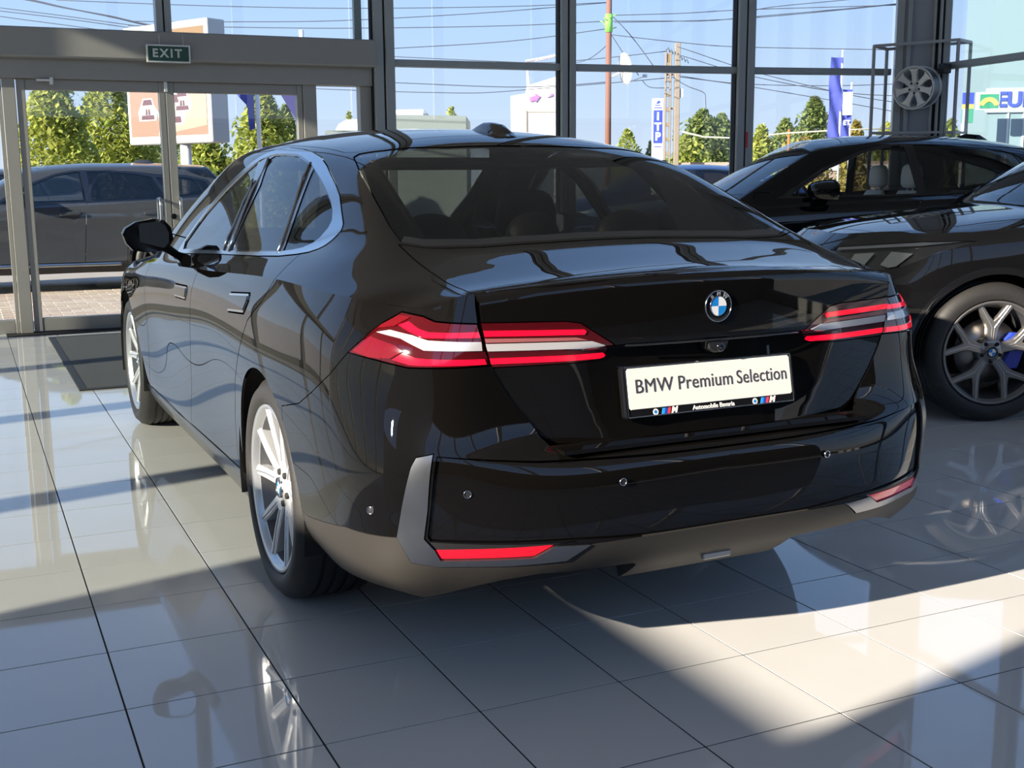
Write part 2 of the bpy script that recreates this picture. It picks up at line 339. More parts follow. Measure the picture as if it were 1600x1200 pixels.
# ------------------------------------------------------------------ cutting smooth surfaces into panels
class Pool:
    def __init__(s):s.V=[];s.N=[]
    def grid(s,G,outward):
        n,m,_=G.shape;du=np.gradient(G,axis=1);dv=np.gradient(G,axis=0);N=np.cross(du,dv);N/=np.linalg.norm(N,axis=2,keepdims=True)+1e-12
        flip=(N*outward(G)).sum()<0
        if flip:N=-N
        cz=np.abs(G[:,:,0])<1e-6;N[cz,0]=0;N/=np.linalg.norm(N,axis=2,keepdims=True)+1e-12
        b=len(s.V);s.V+=[tuple(p) for p in G.reshape(-1,3)];s.N+=[tuple(p) for p in N.reshape(-1,3)];F=[]
        for i in range(n-1):
            for j in range(m-1):
                q=(b+i*m+j,b+i*m+j+1,b+(i+1)*m+j+1,b+(i+1)*m+j);F.append(q[::-1] if flip else q)
        return F
    def split(s,F,f):
        """f per vertex; returns (f>=0, f<0)"""
        f=[0.0 if abs(x)<1e-7 else float(x) for x in f];V=s.V;N=s.N;I=[];O=[];cache={}
        def cut(a,b):
            k=(a,b) if a<b else (b,a)
            if k not in cache:
                i,j=k;t=f[i]/(f[i]-f[j]);p,q=V[i],V[j];V.append(tuple(p[c]+t*(q[c]-p[c]) for c in range(3)))
                p,q=N[i],N[j];V_=[p[c]+t*(q[c]-p[c]) for c in range(3)];L=math.sqrt(sum(c*c for c in V_)) or 1;N.append(tuple(c/L for c in V_))
                cache[k]=len(V)-1
            return cache[k]
        for fc in F:
            v=[f[i] for i in fc]
            if min(v)>=0:I.append(fc);continue
            if max(v)<=0:O.append(fc);continue
            a=[];b=[];n=len(fc)
            for k in range(n):
                i,j=fc[k],fc[(k+1)%n];x,y=v[k],v[(k+1)%n]
                if x>=0:a.append(i)
                if x<=0:b.append(i)
                if x*y<0:
                    c=cut(i,j);a.append(c);b.append(c)
            if len(a)>2:I.append(tuple(a))
            if len(b)>2:O.append(tuple(b))
        return I,O
    def carve(s,F,poly,pr,mask=None,gap=0.0):
        """(inside, outside) of a polygon seen in projection pr; gap leaves a joint between them"""
        if gap:
            i,_=s.carve(F,offset(poly,-gap/2),pr,mask);_,o=s.carve(F,offset(poly,gap/2),pr,mask);return i,o
        A=sum(poly[i][0]*poly[(i+1)%len(poly)][1]-poly[(i+1)%len(poly)][0]*poly[i][1] for i in range(len(poly)))
        if A<0:poly=poly[::-1]
        V=np.array(s.V);p=pr(V);lo=np.min(poly,0)-.06;hi=np.max(poly,0)+.06
        ok=((p>=lo)&(p<=hi)).all(1);N=np.array(s.N);bad=np.zeros(len(V),bool) if mask is None else ~mask(V,N)
        near=[];far=[]
        for fc in F:
            (near if any(ok[i] for i in fc) and not any(bad[i] for i in fc) else far).append(fc)
        inside=[];rem=near
        for piece in convex(poly):
            cur=rem;rem=[];k=len(piece)
            for e in range(k):
                a=np.array(piece[e]);b=np.array(piece[(e+1)%k]);d=b-a;d/=np.linalg.norm(d)+1e-12
                p=pr(np.array(s.V));f=d[0]*(p[:,1]-a[1])-d[1]*(p[:,0]-a[0])
                cur,o=s.split(cur,f);rem+=o
                if not cur:break
            inside+=cur
        return inside,far+rem
    def panel(s,F,name,m,parent,side=1,thick=.010,both=False,off=0.0,smooth=True):
        key={};V=[];N=[];fs=[]
        def vid(i,sg):
            p=s.V[i];x=p[0]*sg;k=(round(x,5),round(p[1],5),round(p[2],5))
            if k not in key:
                n=s.N[i];key[k]=len(V);V.append((x+off*n[0]*sg,p[1]+off*n[1],p[2]+off*n[2]));N.append((n[0]*sg,n[1],n[2]))
            return key[k]
        for sg in ((1,-1) if both else (side,)):
            for fc in F:
                t=[]
                for i in fc:
                    q=vid(i,sg)
                    if not t or t[-1]!=q:t.append(q)
                if len(t)>1 and t[0]==t[-1]:t.pop()
                if len(t)>2:fs.append(tuple(t) if sg>0 else tuple(t[::-1]))
        if thick:
            ed={}
            for fc in fs:
                for k in range(len(fc)):
                    a,b=fc[k],fc[(k+1)%len(fc)]
                    if (b,a) in ed:del ed[(b,a)]
                    else:ed[(a,b)]=1
            r={}
            def rim(i):
                if i not in r:
                    p,n=V[i],N[i];r[i]=(len(V),len(V)+1);V.append(p);V.append(tuple(p[c]-thick*n[c] for c in range(3)));N.append((0,0,0));N.append((0,0,0))
                return r[i]
            for a,b in list(ed):
                x,y=rim(a),rim(b);fs.append((y[0],x[0],x[1],y[1]))
        return mesh_obj(name,V,fs,m,parent,True,normals=N)
def chaikin(P,n=1):
    for _ in range(n):
        Q=[]
        for i in range(len(P)):
            a,b=P[i],P[(i+1)%len(P)];Q+=[(.78*a[0]+.22*b[0],.78*a[1]+.22*b[1]),(.22*a[0]+.78*b[0],.22*a[1]+.78*b[1])]
        P=Q
    return P
def convex(poly):
    n=len(poly);cr=lambda a,b,c:(b[0]-a[0])*(c[1]-a[1])-(b[1]-a[1])*(c[0]-a[0])
    if all(cr(poly[i-1],poly[i],poly[(i+1)%n])>=-1e-9 for i in range(n)):return [poly]
    P=list(poly);out=[]
    while len(P)>3:
        best=None
        for i in range(len(P)):
            a,b,c=P[i-1],P[i],P[(i+1)%len(P)]
            if cr(a,b,c)<=1e-10:continue
            if any(q not in (a,b,c) and cr(a,b,q)>=0 and cr(b,c,q)>=0 and cr(c,a,q)>=0 for q in P):continue
            best=i;break
        if best is None:break
        i=best;out.append([P[i-1],P[i],P[(i+1)%len(P)]]);P.pop(i)
    out.append(P);return out
YZ=lambda V:V[:,1:3]
XY=lambda V:V[:,0:2]
XZ=lambda V:V[:,[0,2]]
TZ=lambda V:np.stack([V[:,0]+V[:,1],V[:,2]],1)
SIDE=lambda V,N:N[:,0]>.33
TOP=lambda V,N:N[:,2]>.2
# ------------------------------------------------------------------ shared car pieces
def paint(name,base,rough=.35,flake=.0,spec=.4):
    return mat(name,base,rough=.6,coat=1.0,coat_rough=.006,spec=0.0,metal=flake)
def m_common():
    return dict(rubber=mat('tyre_rubber',(.022,.021,.020),rough=.55,bump=(60,.15)),plastic=mat('black_plastic',(.012,.012,.013),rough=.45),
        gloss=mat('gloss_black',(.006,.006,.007),rough=.08,coat=1,spec=.5),chrome=mat('satin_chrome',(.62,.64,.66),rough=.14,metal=1),
        silver=mat('silver_alloy',(.62,.63,.64),rough=.28,metal=.85),dark=mat('cabin_black',(.012,.012,.012),rough=.8),steel=mat('brake_steel',(.36,.33,.30),rough=.4,metal=1),
        grey=mat('gunmetal_alloy',(.20,.19,.18),rough=.38,metal=.7),red=mat('tail_lamp_red',(.20,.002,.006),rough=.1,coat=1),
        seat=mat('black_leather',(.02,.019,.018),rough=.55),white=mat('white_paint',(.85,.85,.83),rough=.35))
def roundel(parent,r,loc=(0,0,0),rot=(0,0,0),letters=True,name='emblem'):
    """round badge: plate facing -y with four quarters, black ring and bright rims"""
    C=m_common();e=empty(name);e.parent=parent;e.location=loc;e.rotation_euler=rot
    blue=mat('badge_blue',(.01,.22,.60),rough=.25,coat=.6);wh=mat('badge_white',(.80,.80,.80),rough=.25,coat=.6)
    MB().lathe([(.003,r*.985),(-.001,r),(-.004,r*.985),(-.005,r*.95),(-.003,r*.935)],64,'y').build('bright_rim',C['chrome'],e,True)
    MB().lathe([(-.0025,r*.95),(-.003,r*.6),(-.0028,r*.55)],64,'y').build('black_ring',C['gloss'],e,True)
    MB().lathe([(-.003,r*.62),(-.0042,r*.605),(-.003,r*.585)],64,'y').build('inner_rim',C['chrome'],e,True)
    for q,m in ((0,wh),(1,blue),(2,wh),(3,blue)):
        pl=[(0,0)]+[(r*.6*math.cos(q*math.pi/2+k*math.pi/16),r*.6*math.sin(q*math.pi/2+k*math.pi/16)) for k in range(9)]
        MB().prism(pl,-.002,-.0034,lambda u,v,h:(u,h,v)).build('quarter',m,e)
    if letters:
        lt=mat('badge_letter',(.75,.76,.78),rough=.2,metal=.8);mb=MB()
        for ch,a in (('B',R(40)),('M',0),('W',R(-40))):
            V,F=text_geo(ch,r*.36,.0006,bold=.0004)
            cr,ca,sa=r*.775,math.cos(a),math.sin(a)
            mb.add([((x*ca-y*sa)-cr*sa,-.0036-z,(x*sa+y*ca)+cr*ca) for x,y,z in V],F)
        mb.build('letters',lt,e)
    return e
def make_wheel(parent,loc,left,r=.3515,w=.26,lip=.262,style='twin',caliper=None,arch=True):
    C=m_common();e=empty('wheel');e.parent=parent;e.location=loc;e.rotation_euler=(0,0,math.pi if left else 0)
    h=w/2  # outward is +x
    pr=[(h-.045,lip-.004),(h-.02,lip+.002),(h-.004,lip+.012),(h+.004,lip+(r-lip)*.35),(h,lip+(r-lip)*.62),(h-.012,r-.022),(h-.022,r-.009),(h-.036,r-.003)]
    tread=[];gr=4
    xs=np.linspace(h-.036,-h+.036,2*gr+2)
    for k in range(gr):
        c=h-.036-(2*h-.072)*(k+1)/(gr+1);tread+=[(c+.007,r),(c+.005,r-.007),(c-.005,r-.007),(c-.007,r)]
    prof=pr+tread+[(-a,b) for a,b in pr[::-1]]
    MB().lathe(prof,72,'x').build('tire',tread_mat(),e,'auto')
    # barrel and lip
    rm=C['silver'] if style!='why' else C['grey']
    MB().lathe([(h-.05,lip-.012),(h-.012,lip+.004),(h-.006,lip+.002),(h-.010,lip-.010),(h-.026,lip-.016),(h-.030,lip-.022)],72,'x').build('rim',rm,e,True)
    MB().lathe([(h-.030,lip-.022),(h-.07,lip-.035),(-h+.08,lip-.05),(-h+.02,lip-.012),(-h+.01,lip+.002)],72,'x').build('rim_barrel',mat('barrel_grey',(.16,.16,.165),rough=.42,metal=.7),e,True)
    # spokes
    dish=lambda q:-.006-.034*(1-min(q/lip,1))**1.2
    def fr(ang,front,back):
        ca,sa=math.cos(ang),math.sin(ang)
        return lambda u,v,t:((h-.014+dish(math.hypot(u,v))+t),u*ca-v*sa,u*sa+v*ca)
    pol=lambda rr,a:(rr*math.cos(R(a)),rr*math.sin(R(a)))
    face=mat('machined_alloy',(.66,.67,.68),rough=.34,metal=.55) if style=='twin' else (mat('y_spoke_face',(.30,.285,.27),rough=.3,metal=.8) if style=='why' else mat('worn_alloy',(.66,.65,.62),rough=.45,metal=.25))
    Rr=lip-.006;a0=R(90)
    if style=='twin':
        sp=[[pol(.052,-34),pol(.085,-26),pol(.16,-22),pol(Rr,-21),pol(Rr,-13.5),pol(.17,-9.5),pol(.105,-4),pol(.105,4),pol(.17,9.5),pol(Rr,13.5),pol(Rr,21),pol(.16,22),pol(.085,26),pol(.052,34)]];n=5
    elif style=='why':
        sp=[[pol(.045,-36),pol(.075,-21),pol(.135,-13.5),pol(.165,-15.5),pol(Rr,-22.5),pol(Rr,-15),pol(.195,-6.5),pol(.172,0),pol(.195,6.5),pol(Rr,15),pol(Rr,22.5),pol(.165,15.5),pol(.135,13.5),pol(.075,21),pol(.045,36)]];n=5
    else:
        sp=[[pol(.055,-26),pol(.085,-19),pol(.12,-13),pol(.165,-12),pol(.19,-16),pol(Rr,-25),pol(Rr,25),pol(.19,16),pol(.165,12),pol(.12,13),pol(.085,19),pol(.055,26)]];n=7
    proto=None
    for k in range(n):
        for p in sp:
            o=MB().prism(p,-.034,0,fr(a0,0,0),bev=.005).build('spoke',[face],e,False)
            o.rotation_euler=(2*math.pi*k/n,0,0)
    if style=='why' or style=='twin':
        for k in range(n):   # ridge along each arm
            mb=MB()
            for sg in (-1,1):
                if style=='why':q=[pol(.06,sg*7),pol(.13,sg*4),pol(.17,sg*10.2),pol(Rr-.004,sg*18.8),pol(Rr-.004,sg*17.6),pol(.175,sg*9.2),pol(.135,sg*2),pol(.06,sg*3)]
                else:q=[pol(.09,sg*13),pol(.16,sg*15.4),pol(Rr-.004,sg*18.6),pol(Rr-.004,sg*16.2),pol(.16,sg*13),pol(.09,sg*9)]
                mb.prism(q,-.001,.004,fr(a0,0,0),bev=.0015)
            o=mb.build('spoke_ridge',rm if style=='twin' else C['silver'],e,False);o.rotation_euler=(2*math.pi*k/n,0,0)
    MB().lathe([(h-.10,.078),(h-.052,.074),(h-.045,.06),(h-.043,.036),(h-.036,.034),(h-.034,.0)],40,'x').build('hub',face,e,True)
    bo=None
    for k in range(5):
        a=2*math.pi*k/5+a0+math.pi/5
        if bo is None:bo=o=MB().lathe([(h-.052,.011),(h-.038,.0105),(h-.036,.007),(h-.042,0)],8,'x').build('wheel_bolt',C['dark'],e,True)
        else:o=bo.copy();COL.objects.link(o)
        o.location=(0,.053*math.cos(a),.053*math.sin(a))
    if style!='seven':
        roundel(e,.033,(h-.032,0,0),(0,0,R(90)),letters=False,name='centre_cap')
    if caliper is not None or style!='seven':
        MB().lathe([(h-.135,.06),(h-.13,.175),(h-.105,.175),(h-.10,.06)],48,'x').build('brake_disc',C['steel'],e,True)
    if caliper is not None:
        mb=MB();pl=[pol(.105,-38),pol(.155,-40),pol(.192,-30),pol(.198,0),pol(.192,30),pol(.155,40),pol(.105,38),pol(.115,0)]
        mb.prism(pl,-.10,-.045,lambda u,v,t:(h-.03+t,u,v),bev=.006)
        o=mb.build('brake_caliper',caliper,e,False);o.rotation_euler=(0 if left else R(180),0,0)
    return e
def tread_mat():
    if 'tyre_tread' in MATS:return MATS['tyre_tread']
    m=mat('tyre_tread',(.020,.019,.018),rough=.55);n=m.node_tree;b=n.nodes['Principled BSDF']
    t=n.nodes.new('ShaderNodeTexCoord');s=n.nodes.new('ShaderNodeSeparateXYZ');a=n.nodes.new('ShaderNodeMath');a.operation='ARCTAN2'
    k=n.nodes.new('ShaderNodeMath');k.operation='MULTIPLY';k.inputs[1].default_value=78;w=n.nodes.new('ShaderNodeMath');w.operation='SINE'
    c=n.nodes.new('ShaderNodeMath');c.operation='GREATER_THAN';c.inputs[1].default_value=-.8
    ab=n.nodes.new('ShaderNodeMath');ab.operation='ABSOLUTE';g=n.nodes.new('ShaderNodeMath');g.operation='LESS_THAN';g.inputs[1].default_value=.086
    mx=n.nodes.new('ShaderNodeMath');mx.operation='MAXIMUM'
    bp=n.nodes.new('ShaderNodeBump');bp.inputs['Strength'].default_value=.8;bp.inputs['Distance'].default_value=.006
    L=n.links;L.new(t.outputs['Object'],s.inputs[0]);L.new(s.outputs['Y'],a.inputs[0]);L.new(s.outputs['Z'],a.inputs[1]);L.new(a.outputs[0],k.inputs[0]);L.new(k.outputs[0],w.inputs[0]);L.new(w.outputs[0],c.inputs[0])
    L.new(s.outputs['X'],ab.inputs[0]);L.new(ab.outputs[0],g.inputs[0]);L.new(c.outputs[0],mx.inputs[0]);L.new(g.outputs[0],mx.inputs[1]);L.new(mx.outputs[0],bp.inputs['Height']);L.new(bp.outputs[0],b.inputs['Normal'])
    return m
def seat(parent,x,y,z,m,w=.50,name='seat',headw=.26,head_dz=0):
    """upholstered seat with backrest and headrest, facing +y"""
    e=empty(name);e.parent=parent;e.location=(x,y,z)
    MB().bbox((-w/2,-.05,.0),(w/2,.48,.18),.05).build('cushion',m,e,'auto')
    V=[];mb=MB();prof=[(0,.10,.11),(.12,.12,.10),(.3,.10,.09),(.45,.075,.075),(.55,.05,.055),(.60,.0,.04)]
    n=16
    for (hh,th,_) in prof:
        ww=w/2*(1-.28*(hh/.6)**2.2)
        for k in range(n):
            a=2*math.pi*k/n;c,s=math.cos(a),math.sin(a);sg=lambda q:math.copysign(abs(q)**.6,q)
            V.append((ww*sg(c),-.02-.26*hh+max(th,.02)*sg(s),.12+hh))
    F=[]
    for i in range(len(prof)-1):
        for k in range(n):F.append((i*n+k,i*n+(k+1)%n,(i+1)*n+(k+1)%n,(i+1)*n+k))
    F.append(tuple((len(prof)-1)*n+k for k in range(n)))
    mb.add(V,F).build('backrest',m,e,True)
    hb=MB();V=[];nv=8
    for j in range(nv+1):
        p=math.pi*j/nv;q=math.copysign(abs(math.cos(p))**.55,math.cos(p));rr=abs(math.sin(p))**.5
        for k in range(n):
            a=2*math.pi*k/n;c,s=math.cos(a),math.sin(a);sg=lambda t:math.copysign(abs(t)**.6,t)
            V.append((headw/2*rr*sg(c)*(1-.12*q),-.20+.055*rr*sg(s),.84+head_dz+.10*q))
    F=[(j*n+k,(j+1)*n+k,(j+1)*n+(k+1)%n,j*n+(k+1)%n) for j in range(nv) for k in range(n)]
    hb.add(V,F).build('headrest',m,e,True)
    st=MB()
    for sx in (-.06,.06):st.tube([(sx,-.18,.66),(sx,-.20,.78)],.006,6)
    st.build('headrest_posts',m_common()['chrome'],e,True)
    return e
OUTW=lambda G:np.stack([G[...,0],G[...,1]-np.clip(G[...,1],-.5,3.0),0*G[...,0]],-1)
def mirror(root,s,P,dx=0,dy=0,dz=0,k0=1.0):
    C=m_common()
    out=[(1.10,1.085),(1.088,1.108),(1.045,1.134),(.97,1.147),(.925,1.141),(.897,1.108),(.89,1.06),(.905,1.03),(.93,1.010),(1.0,1.004),(1.06,1.012),(1.088,1.045)]
    e=empty('side_mirror');e.parent=root;e.location=(s*dx,dy,dz)
    cx,cz=.99,1.078;V=[];n=len(out)
    for y,k in ((1.705,.97),(1.715,1.0),(1.76,1.0),(1.82,.93),(1.88,.74),(1.905,.5)):
        V+=[(s*(cx+(x-cx)*k*k0-(1-k)*.03),y,cz+(z-cz)*k*k0) for x,z in out]
    F=[]
    for i in range(5):
        for k in range(n):
            f=(i*n+k,i*n+(k+1)%n,(i+1)*n+(k+1)%n,(i+1)*n+k);F.append(f if s<0 else f[::-1])
    F.append(tuple(5*n+k for k in range(n)))
    mesh_obj('mirror_housing',V,F,P,e,'auto')
    fr=lambda u,v,h:(s*(cx+(u-cx)*k0),h,cz+(v-cz)*k0)
    MB().prism(out,1.74,1.708,fr).build('mirror_bezel',C['gloss'],e)
    gp_=[(1.075,1.085),(1.06,1.108),(1.02,1.128),(.955,1.135),(.925,1.12),(.91,1.085),(.913,1.045),(.93,1.022),(.945,1.024),(1.06,1.058)]
    MB().prism(gp_,1.707,1.703,lambda u,v,h:(s*(cx+(u-cx)*k0),h+(u-.99)*.12,cz+(v-cz)*k0)).build('mirror_glass',mat('mirror_silver',(.75,.78,.8),rough=.01,metal=1),e)
    MB().prism([(.94,1.012),(.90,1.03),(.845,.985),(.85,.962),(.885,.975)],1.74,1.86,fr,bev=.006).build('mirror_arm',C['gloss'],e)
    return e
def build_sedan(root):
    C=m_common();P=paint('black_car_paint',(.0036,.0031,.0027))
    glz=glass('tinted_car_glass',(.32,.35,.34),1.62);rgl=glass('dark_privacy_glass',(.16,.16,.155),1.62);rwl=glass('rear_tinted_glass',(.20,.205,.195),1.5)
    S1,S2=surfaces(sedan_grid(),SEDAN,nu=320,nv=72,ns=60,ny=240)
    p=Pool();F1=p.grid(S1,OUTW)
    F2=p.grid(S2,lambda G:np.stack([0*G[...,0],0*G[...,0],1+0*G[...,0]],-1))
    mx=lambda V,N:V[:,0]>.5
    both=lambda F,n,m,**k:p.panel(F,n,m,root,both=True,**k)
    pair=lambda F,n,m,**k:[p.panel(F,n,m,root,side=s,**k) for s in (-1,1)]
    def sub(F,n,m,parents,**k):
        return [p.panel(F,n,m,q,side=s,**k) for q,s in zip(parents,(-1,1))]
    # ---- wheel arches
    for yc in (-.015,2.995):
        V=np.array(p.V);f=np.hypot(V[:,1]-yc,V[:,2]-.348)-.388;f[V[:,0]<.5]=1
        F1,_=p.split(F1,f)
    # ---- tail lamps on the wings
    lamp=[(.148,.877),(.1,.903),(.007,.956),(-.052,.981),(-.152,.975),(-.2,.964),(-.336,.958),(-.361,.903),(-.382,.857),(-.233,.856),(-.119,.855),(.005,.867)]
    FL,F1=p.carve(F1,lamp,TZ,gap=.004)
    _,F1=p.carve(F1,[(-1.4,.655),(-.565,.655),(-.53,.675),(-.44,.77),(-.40,.825),(-.383,.857),(-.361,.903),(-.336,.958),(-.324,1.0),(-.316,1.05),(-.31,1.2),(-1.4,1.2)],TZ)
    lm=mat('tail_lamp_smoked_red',(.055,.002,.004),rough=.06,coat=1);br=mat('tail_lamp_bar_red',(.75,.004,.02),rough=.12,coat=1,emit=(1,.0,.025),es=.55)
    wb=mat('tail_lamp_clear_bar',(.62,.60,.60),rough=.12,coat=1,metal=.35);hr=mat('tail_lamp_red_facet',(.13,.002,.006),rough=.1,coat=1,emit=(1,0,.02),es=.02)
    lamps=pair(FL,'tail_lamp',lm,thick=.02)
    for n,m,pl in (('light_bar',br,[(-.10,.960),(-.146,.945),(-.185,.938),(-.341,.938),(-.347,.925),(-.164,.926),(-.118,.936),(-.06,.951)]),
                   ('light_bar',br,[(-.10,.890),(-.15,.879),(-.191,.877),(-.363,.874),(-.369,.861),(-.13,.862),(-.06,.872)]),
                   ('clear_bar',wb,[(.023,.932),(-.082,.922),(-.154,.903),(-.175,.897),(-.355,.894),(-.351,.915),(-.184,.920),(-.127,.93),(-.032,.939)]),
                   ('lamp_facet',hr,[(.075,.912),(.01,.950),(-.05,.972),(-.10,.970),(-.045,.948),(.02,.942)]),
                   ('lamp_facet',hr,[(.045,.922),(-.07,.905),(-.10,.893),(-.05,.874),(.04,.872),(.12,.882)])):
        a,_=p.carve(FL,pl,TZ);sub(a,n,m,lamps,off=.003,thick=.003)
    # ---- chrome corner blades, reflectors
    blade=[(-.228,.655),(-.171,.646),(-.155,.623),(-.121,.527),(-.094,.444),(-.144,.382),(-.232,.371),(-.465,.368),(-.632,.371),(-.714,.412),(-.604,.418),(-.539,.391),(-.244,.391),(-.229,.417),(-.195,.446),(-.212,.52)]
    FB,F1=p.carve(F1,blade,TZ,gap=.003)
    al=mat('satin_aluminium_trim',(.26,.27,.29),rough=.26,metal=.95,var=(30,(.30,.31,.33),.3))
    bl=pair(FB,'bumper_corner_trim',al,thick=.012,off=.003)
    refl=[(-.229,.416),(-.604,.4185),(-.539,.391),(-.244,.391)]
    FR,F1=p.carve(F1,refl,TZ);pair(FR,'reflector',mat('reflector_red_glow',(.62,.006,.02),rough=.18,coat=1,bump=(300,.1),emit=(1,.0,.03),es=.10),thick=.01,off=-.002)  # reflectors also given a faint red glow of their own
    FK,F1=p.carve(F1,[(-.203,.438),(-.68,.4245),(-.604,.4185),(-.229,.416)],TZ);pair(FK,'reflector_recess',C['plastic'],thick=.01,off=-.004)
    FI,F1=p.carve(F1,[(-.240,.649),(-.224,.53),(-.207,.452),(-.214,.441),(-.68,.428),(-.86,.416),(-1.4,.416),(-1.4,.617),(-.90,.620),(-.55,.628),(-.38,.640)],TZ,mask=lambda V,N:V[:,1]<-.7,gap=.002)
    both(FI,'bumper_insert',P,thick=.02,off=-.007)
    # ---- grey lower trim with two recesses
    low=[(.52,.1),(.52,.386),(.469,.384),(.156,.433),(-.094,.444),(-.144,.382),(-.232,.371),(-.632,.371),(-.714,.412),(-.856,.414),(-1.4,.414),(-1.4,.1)]
    FG,F1=p.carve(F1,low,TZ,mask=lambda V,N:V[:,1]<1,gap=.002)
    RC,FG=p.carve(FG,[(.245,.2),(.245,.322),(.26,.331),(.52,.335),(.60,.322),(.70,.290),(.84,.24),(.84,.2)],XZ,mask=lambda V,N:V[:,1]<-.80)
    gp=mat('grey_lower_trim',(.028,.0255,.0225),rough=.5,spec=.3,bump=(500,.05))
    both(FG,'lower_bumper_trim',gp,thick=.03);RC,_=p.split(RC,np.array(p.V)[:,2]-.283);both(RC,'diffuser_recess',C['plastic'],thick=.02,off=-.045)
    # ---- bumper / wings / doors
    bump=[(.148,.877),(.249,.812),(.373,.751),(.485,.704),(.66,.668),(.66,.0),(-1.4,.0),(-1.4,.85),(-.382,.857),(-.119,.855),(.005,.867)]
    FU,F1=p.carve(F1,bump,TZ,mask=lambda V,N:V[:,1]<1,gap=.003)
    FS,F1=p.carve(F1,[(2.56,.10),(2.56,.293),(1.874,.283),(1.394,.294),(.866,.302),(.30,.316),(.30,.10)],YZ,mask=mx,gap=.004)
    FRD,F1=p.carve(F1,[(1.094,1.1),(1.094,.961),(1.111,.911),(1.159,.796),(1.299,.571),(1.38,.379),(1.395,.296),(.47,.314),(.455,.50),(.379,.627),(.228,.777),(.128,.871),(-.007,.942),(-.062,1.02),(-.062,1.1)],YZ,mask=mx,gap=.005)
    FFD,F1=p.carve(F1,[(2.316,1.1),(2.316,.9),(2.333,.683),(2.413,.441),(2.46,.296),(1.395,.29),(1.38,.379),(1.299,.571),(1.159,.796),(1.111,.911),(1.094,.961),(1.094,1.1)],YZ,mask=mx,gap=.005)
    V=np.array(p.V);FQ,FN=p.split(F1,1.2-V[:,1]);FW=FN
    V=np.array(p.V);FX,FW=p.split(FN,V[:,1]-3.38)
    sill=mat('sill_black',(.014,.014,.015),rough=.3,coat=.4)
    pair(FS,'side_sill',sill,thick=.02)
    # handles
    hand=[];HP=([(1.225,.892),(1.49,.882),(1.51,.862),(1.485,.828),(1.245,.836),(1.222,.868)],[(.165,.951),(.43,.932),(.45,.908),(.425,.868),(.19,.884),(.16,.922)])
    for pl in HP:
        src=FFD if pl[0][0]>1 else FRD
        h,o=p.carve(src,pl,YZ,mask=mx,gap=.006);hand.append(h)
        if pl[0][0]>1:FFD=o
        else:FRD=o
    # ---- upper body
    trim_out=[(1.80,1.0),(1.62,1.17),(1.43,1.285),(1.20,1.375),(1.09,1.404),(.92,1.428),(.55,1.407),(.317,1.372),(0,1.268),(-.128,1.205),(-.206,1.166),(-.2,1.135),(-.172,1.105),(-.09,1.085),(.189,1.061),(.975,1.03),(1.777,.990)]
    trim_in=[(1.755,1.010),(1.575,1.166),(1.385,1.27),(1.155,1.360),(1.06,1.385),(.92,1.402),(.76,1.400),(.6,1.393),(.40,1.361),(.151,1.29),(-.04,1.219),(-.110,1.173),(-.086,1.120),(.008,1.093),(.2,1.075),(.79,1.047),(.88,1.045),(1.4,1.025)]
    trim_out,trim_in=chaikin(trim_out),chaikin(trim_in)
    FT,F2=p.carve(F2,trim_out,YZ,mask=SIDE,gap=.003)
    FPI,FT=p.carve(FT,trim_in,YZ,mask=SIDE)
    gl=[]
    for pl in ([(1.735,1.014),(1.56,1.163),(1.37,1.264),(1.150,1.352),(1.085,1.374),(.978,1.302),(.885,1.051)],
               [(.79,1.053),(.843,1.288),(.939,1.385),(.90,1.397),(.762,1.396),(.602,1.388),(.418,1.358),(.205,1.080)],
               [(.154,1.083),(.346,1.343),(.151,1.285),(-.038,1.215),(-.104,1.172),(-.080,1.123),(.008,1.098)]):
        g,FPI=p.carve(FPI,pl,YZ,mask=SIDE);gl.append(g)
    FRW,F2=p.carve(F2,[(-.02,-.585),(.24,-.582),(.45,-.568),(.602,-.537),(.655,-.50),(.652,-.40),(.635,-.241),(.607,-.021),(.57,.155),(.545,.172),(.475,.128),(.275,.075),(-.02,.066)],XY,mask=TOP,gap=.004)
    FBK,FRW=p.carve(FRW,[(-.02,-.585),(.24,-.582),(.45,-.568),(.602,-.537),(.655,-.50),(.635,-.47),(.59,-.50),(.45,-.535),(.24,-.55),(-.02,-.553)],XY,mask=TOP)
    FDK,F2=p.carve(F2,[(-.02,-.598),(.24,-.596),(.45,-.583),(.60,-.552),(.667,-.515),(.656,-.683),(.650,-.818),(.641,-.89),(.638,-1.3),(-.02,-1.3)],XY,mask=lambda V,N:N[:,2]>.2,gap=.005)
    FWS,F2=p.carve(F2,[(-.02,2.66),(.45,2.58),(.68,2.40),(.66,2.05),(.60,1.66),(.52,1.48),(.3,1.43),(-.02,1.42)],XY,mask=TOP,gap=.003)
    FHD,F2=p.carve(F2,[(-.02,2.74),(.45,2.66),(.74,2.46),(.80,2.75),(.78,3.3),(.6,3.55),(-.02,3.66)],XY,mask=TOP,gap=.004)
    FRF,F2=p.carve(F2,[(-.02,.088),(.275,.097),(.475,.15),(.545,.198),(.566,.26),(.572,.5),(.575,1.0),(.56,1.40),(.3,1.36),(-.02,1.35)],XY,mask=TOP,gap=.003)
    DRB=lambda V,N:(V[:,0]>.74)&(V[:,2]<1.12)
    a,F2=p.carve(F2,[(1.092,.93),(1.02,1.06),(-.052,1.15),(-.062,.9)],YZ,mask=DRB,gap=.005);FRD+=a
    a,F2=p.carve(F2,[(2.316,.86),(2.30,1.06),(1.02,1.06),(1.092,.93)],YZ,mask=DRB,gap=.005);FFD+=a
    V=np.array(p.V);a,b=p.split(F2,1.9-V[:,1]);FQ+=a;FW+=b
    pair(FQ,'quarter_panel',P);pair(FW,'front_fender',P);both(FX,'front_bumper',P)
    both(FU,'rear_bumper',P);both(FHD,'hood',P);both(FRF,'roof_panel',P)
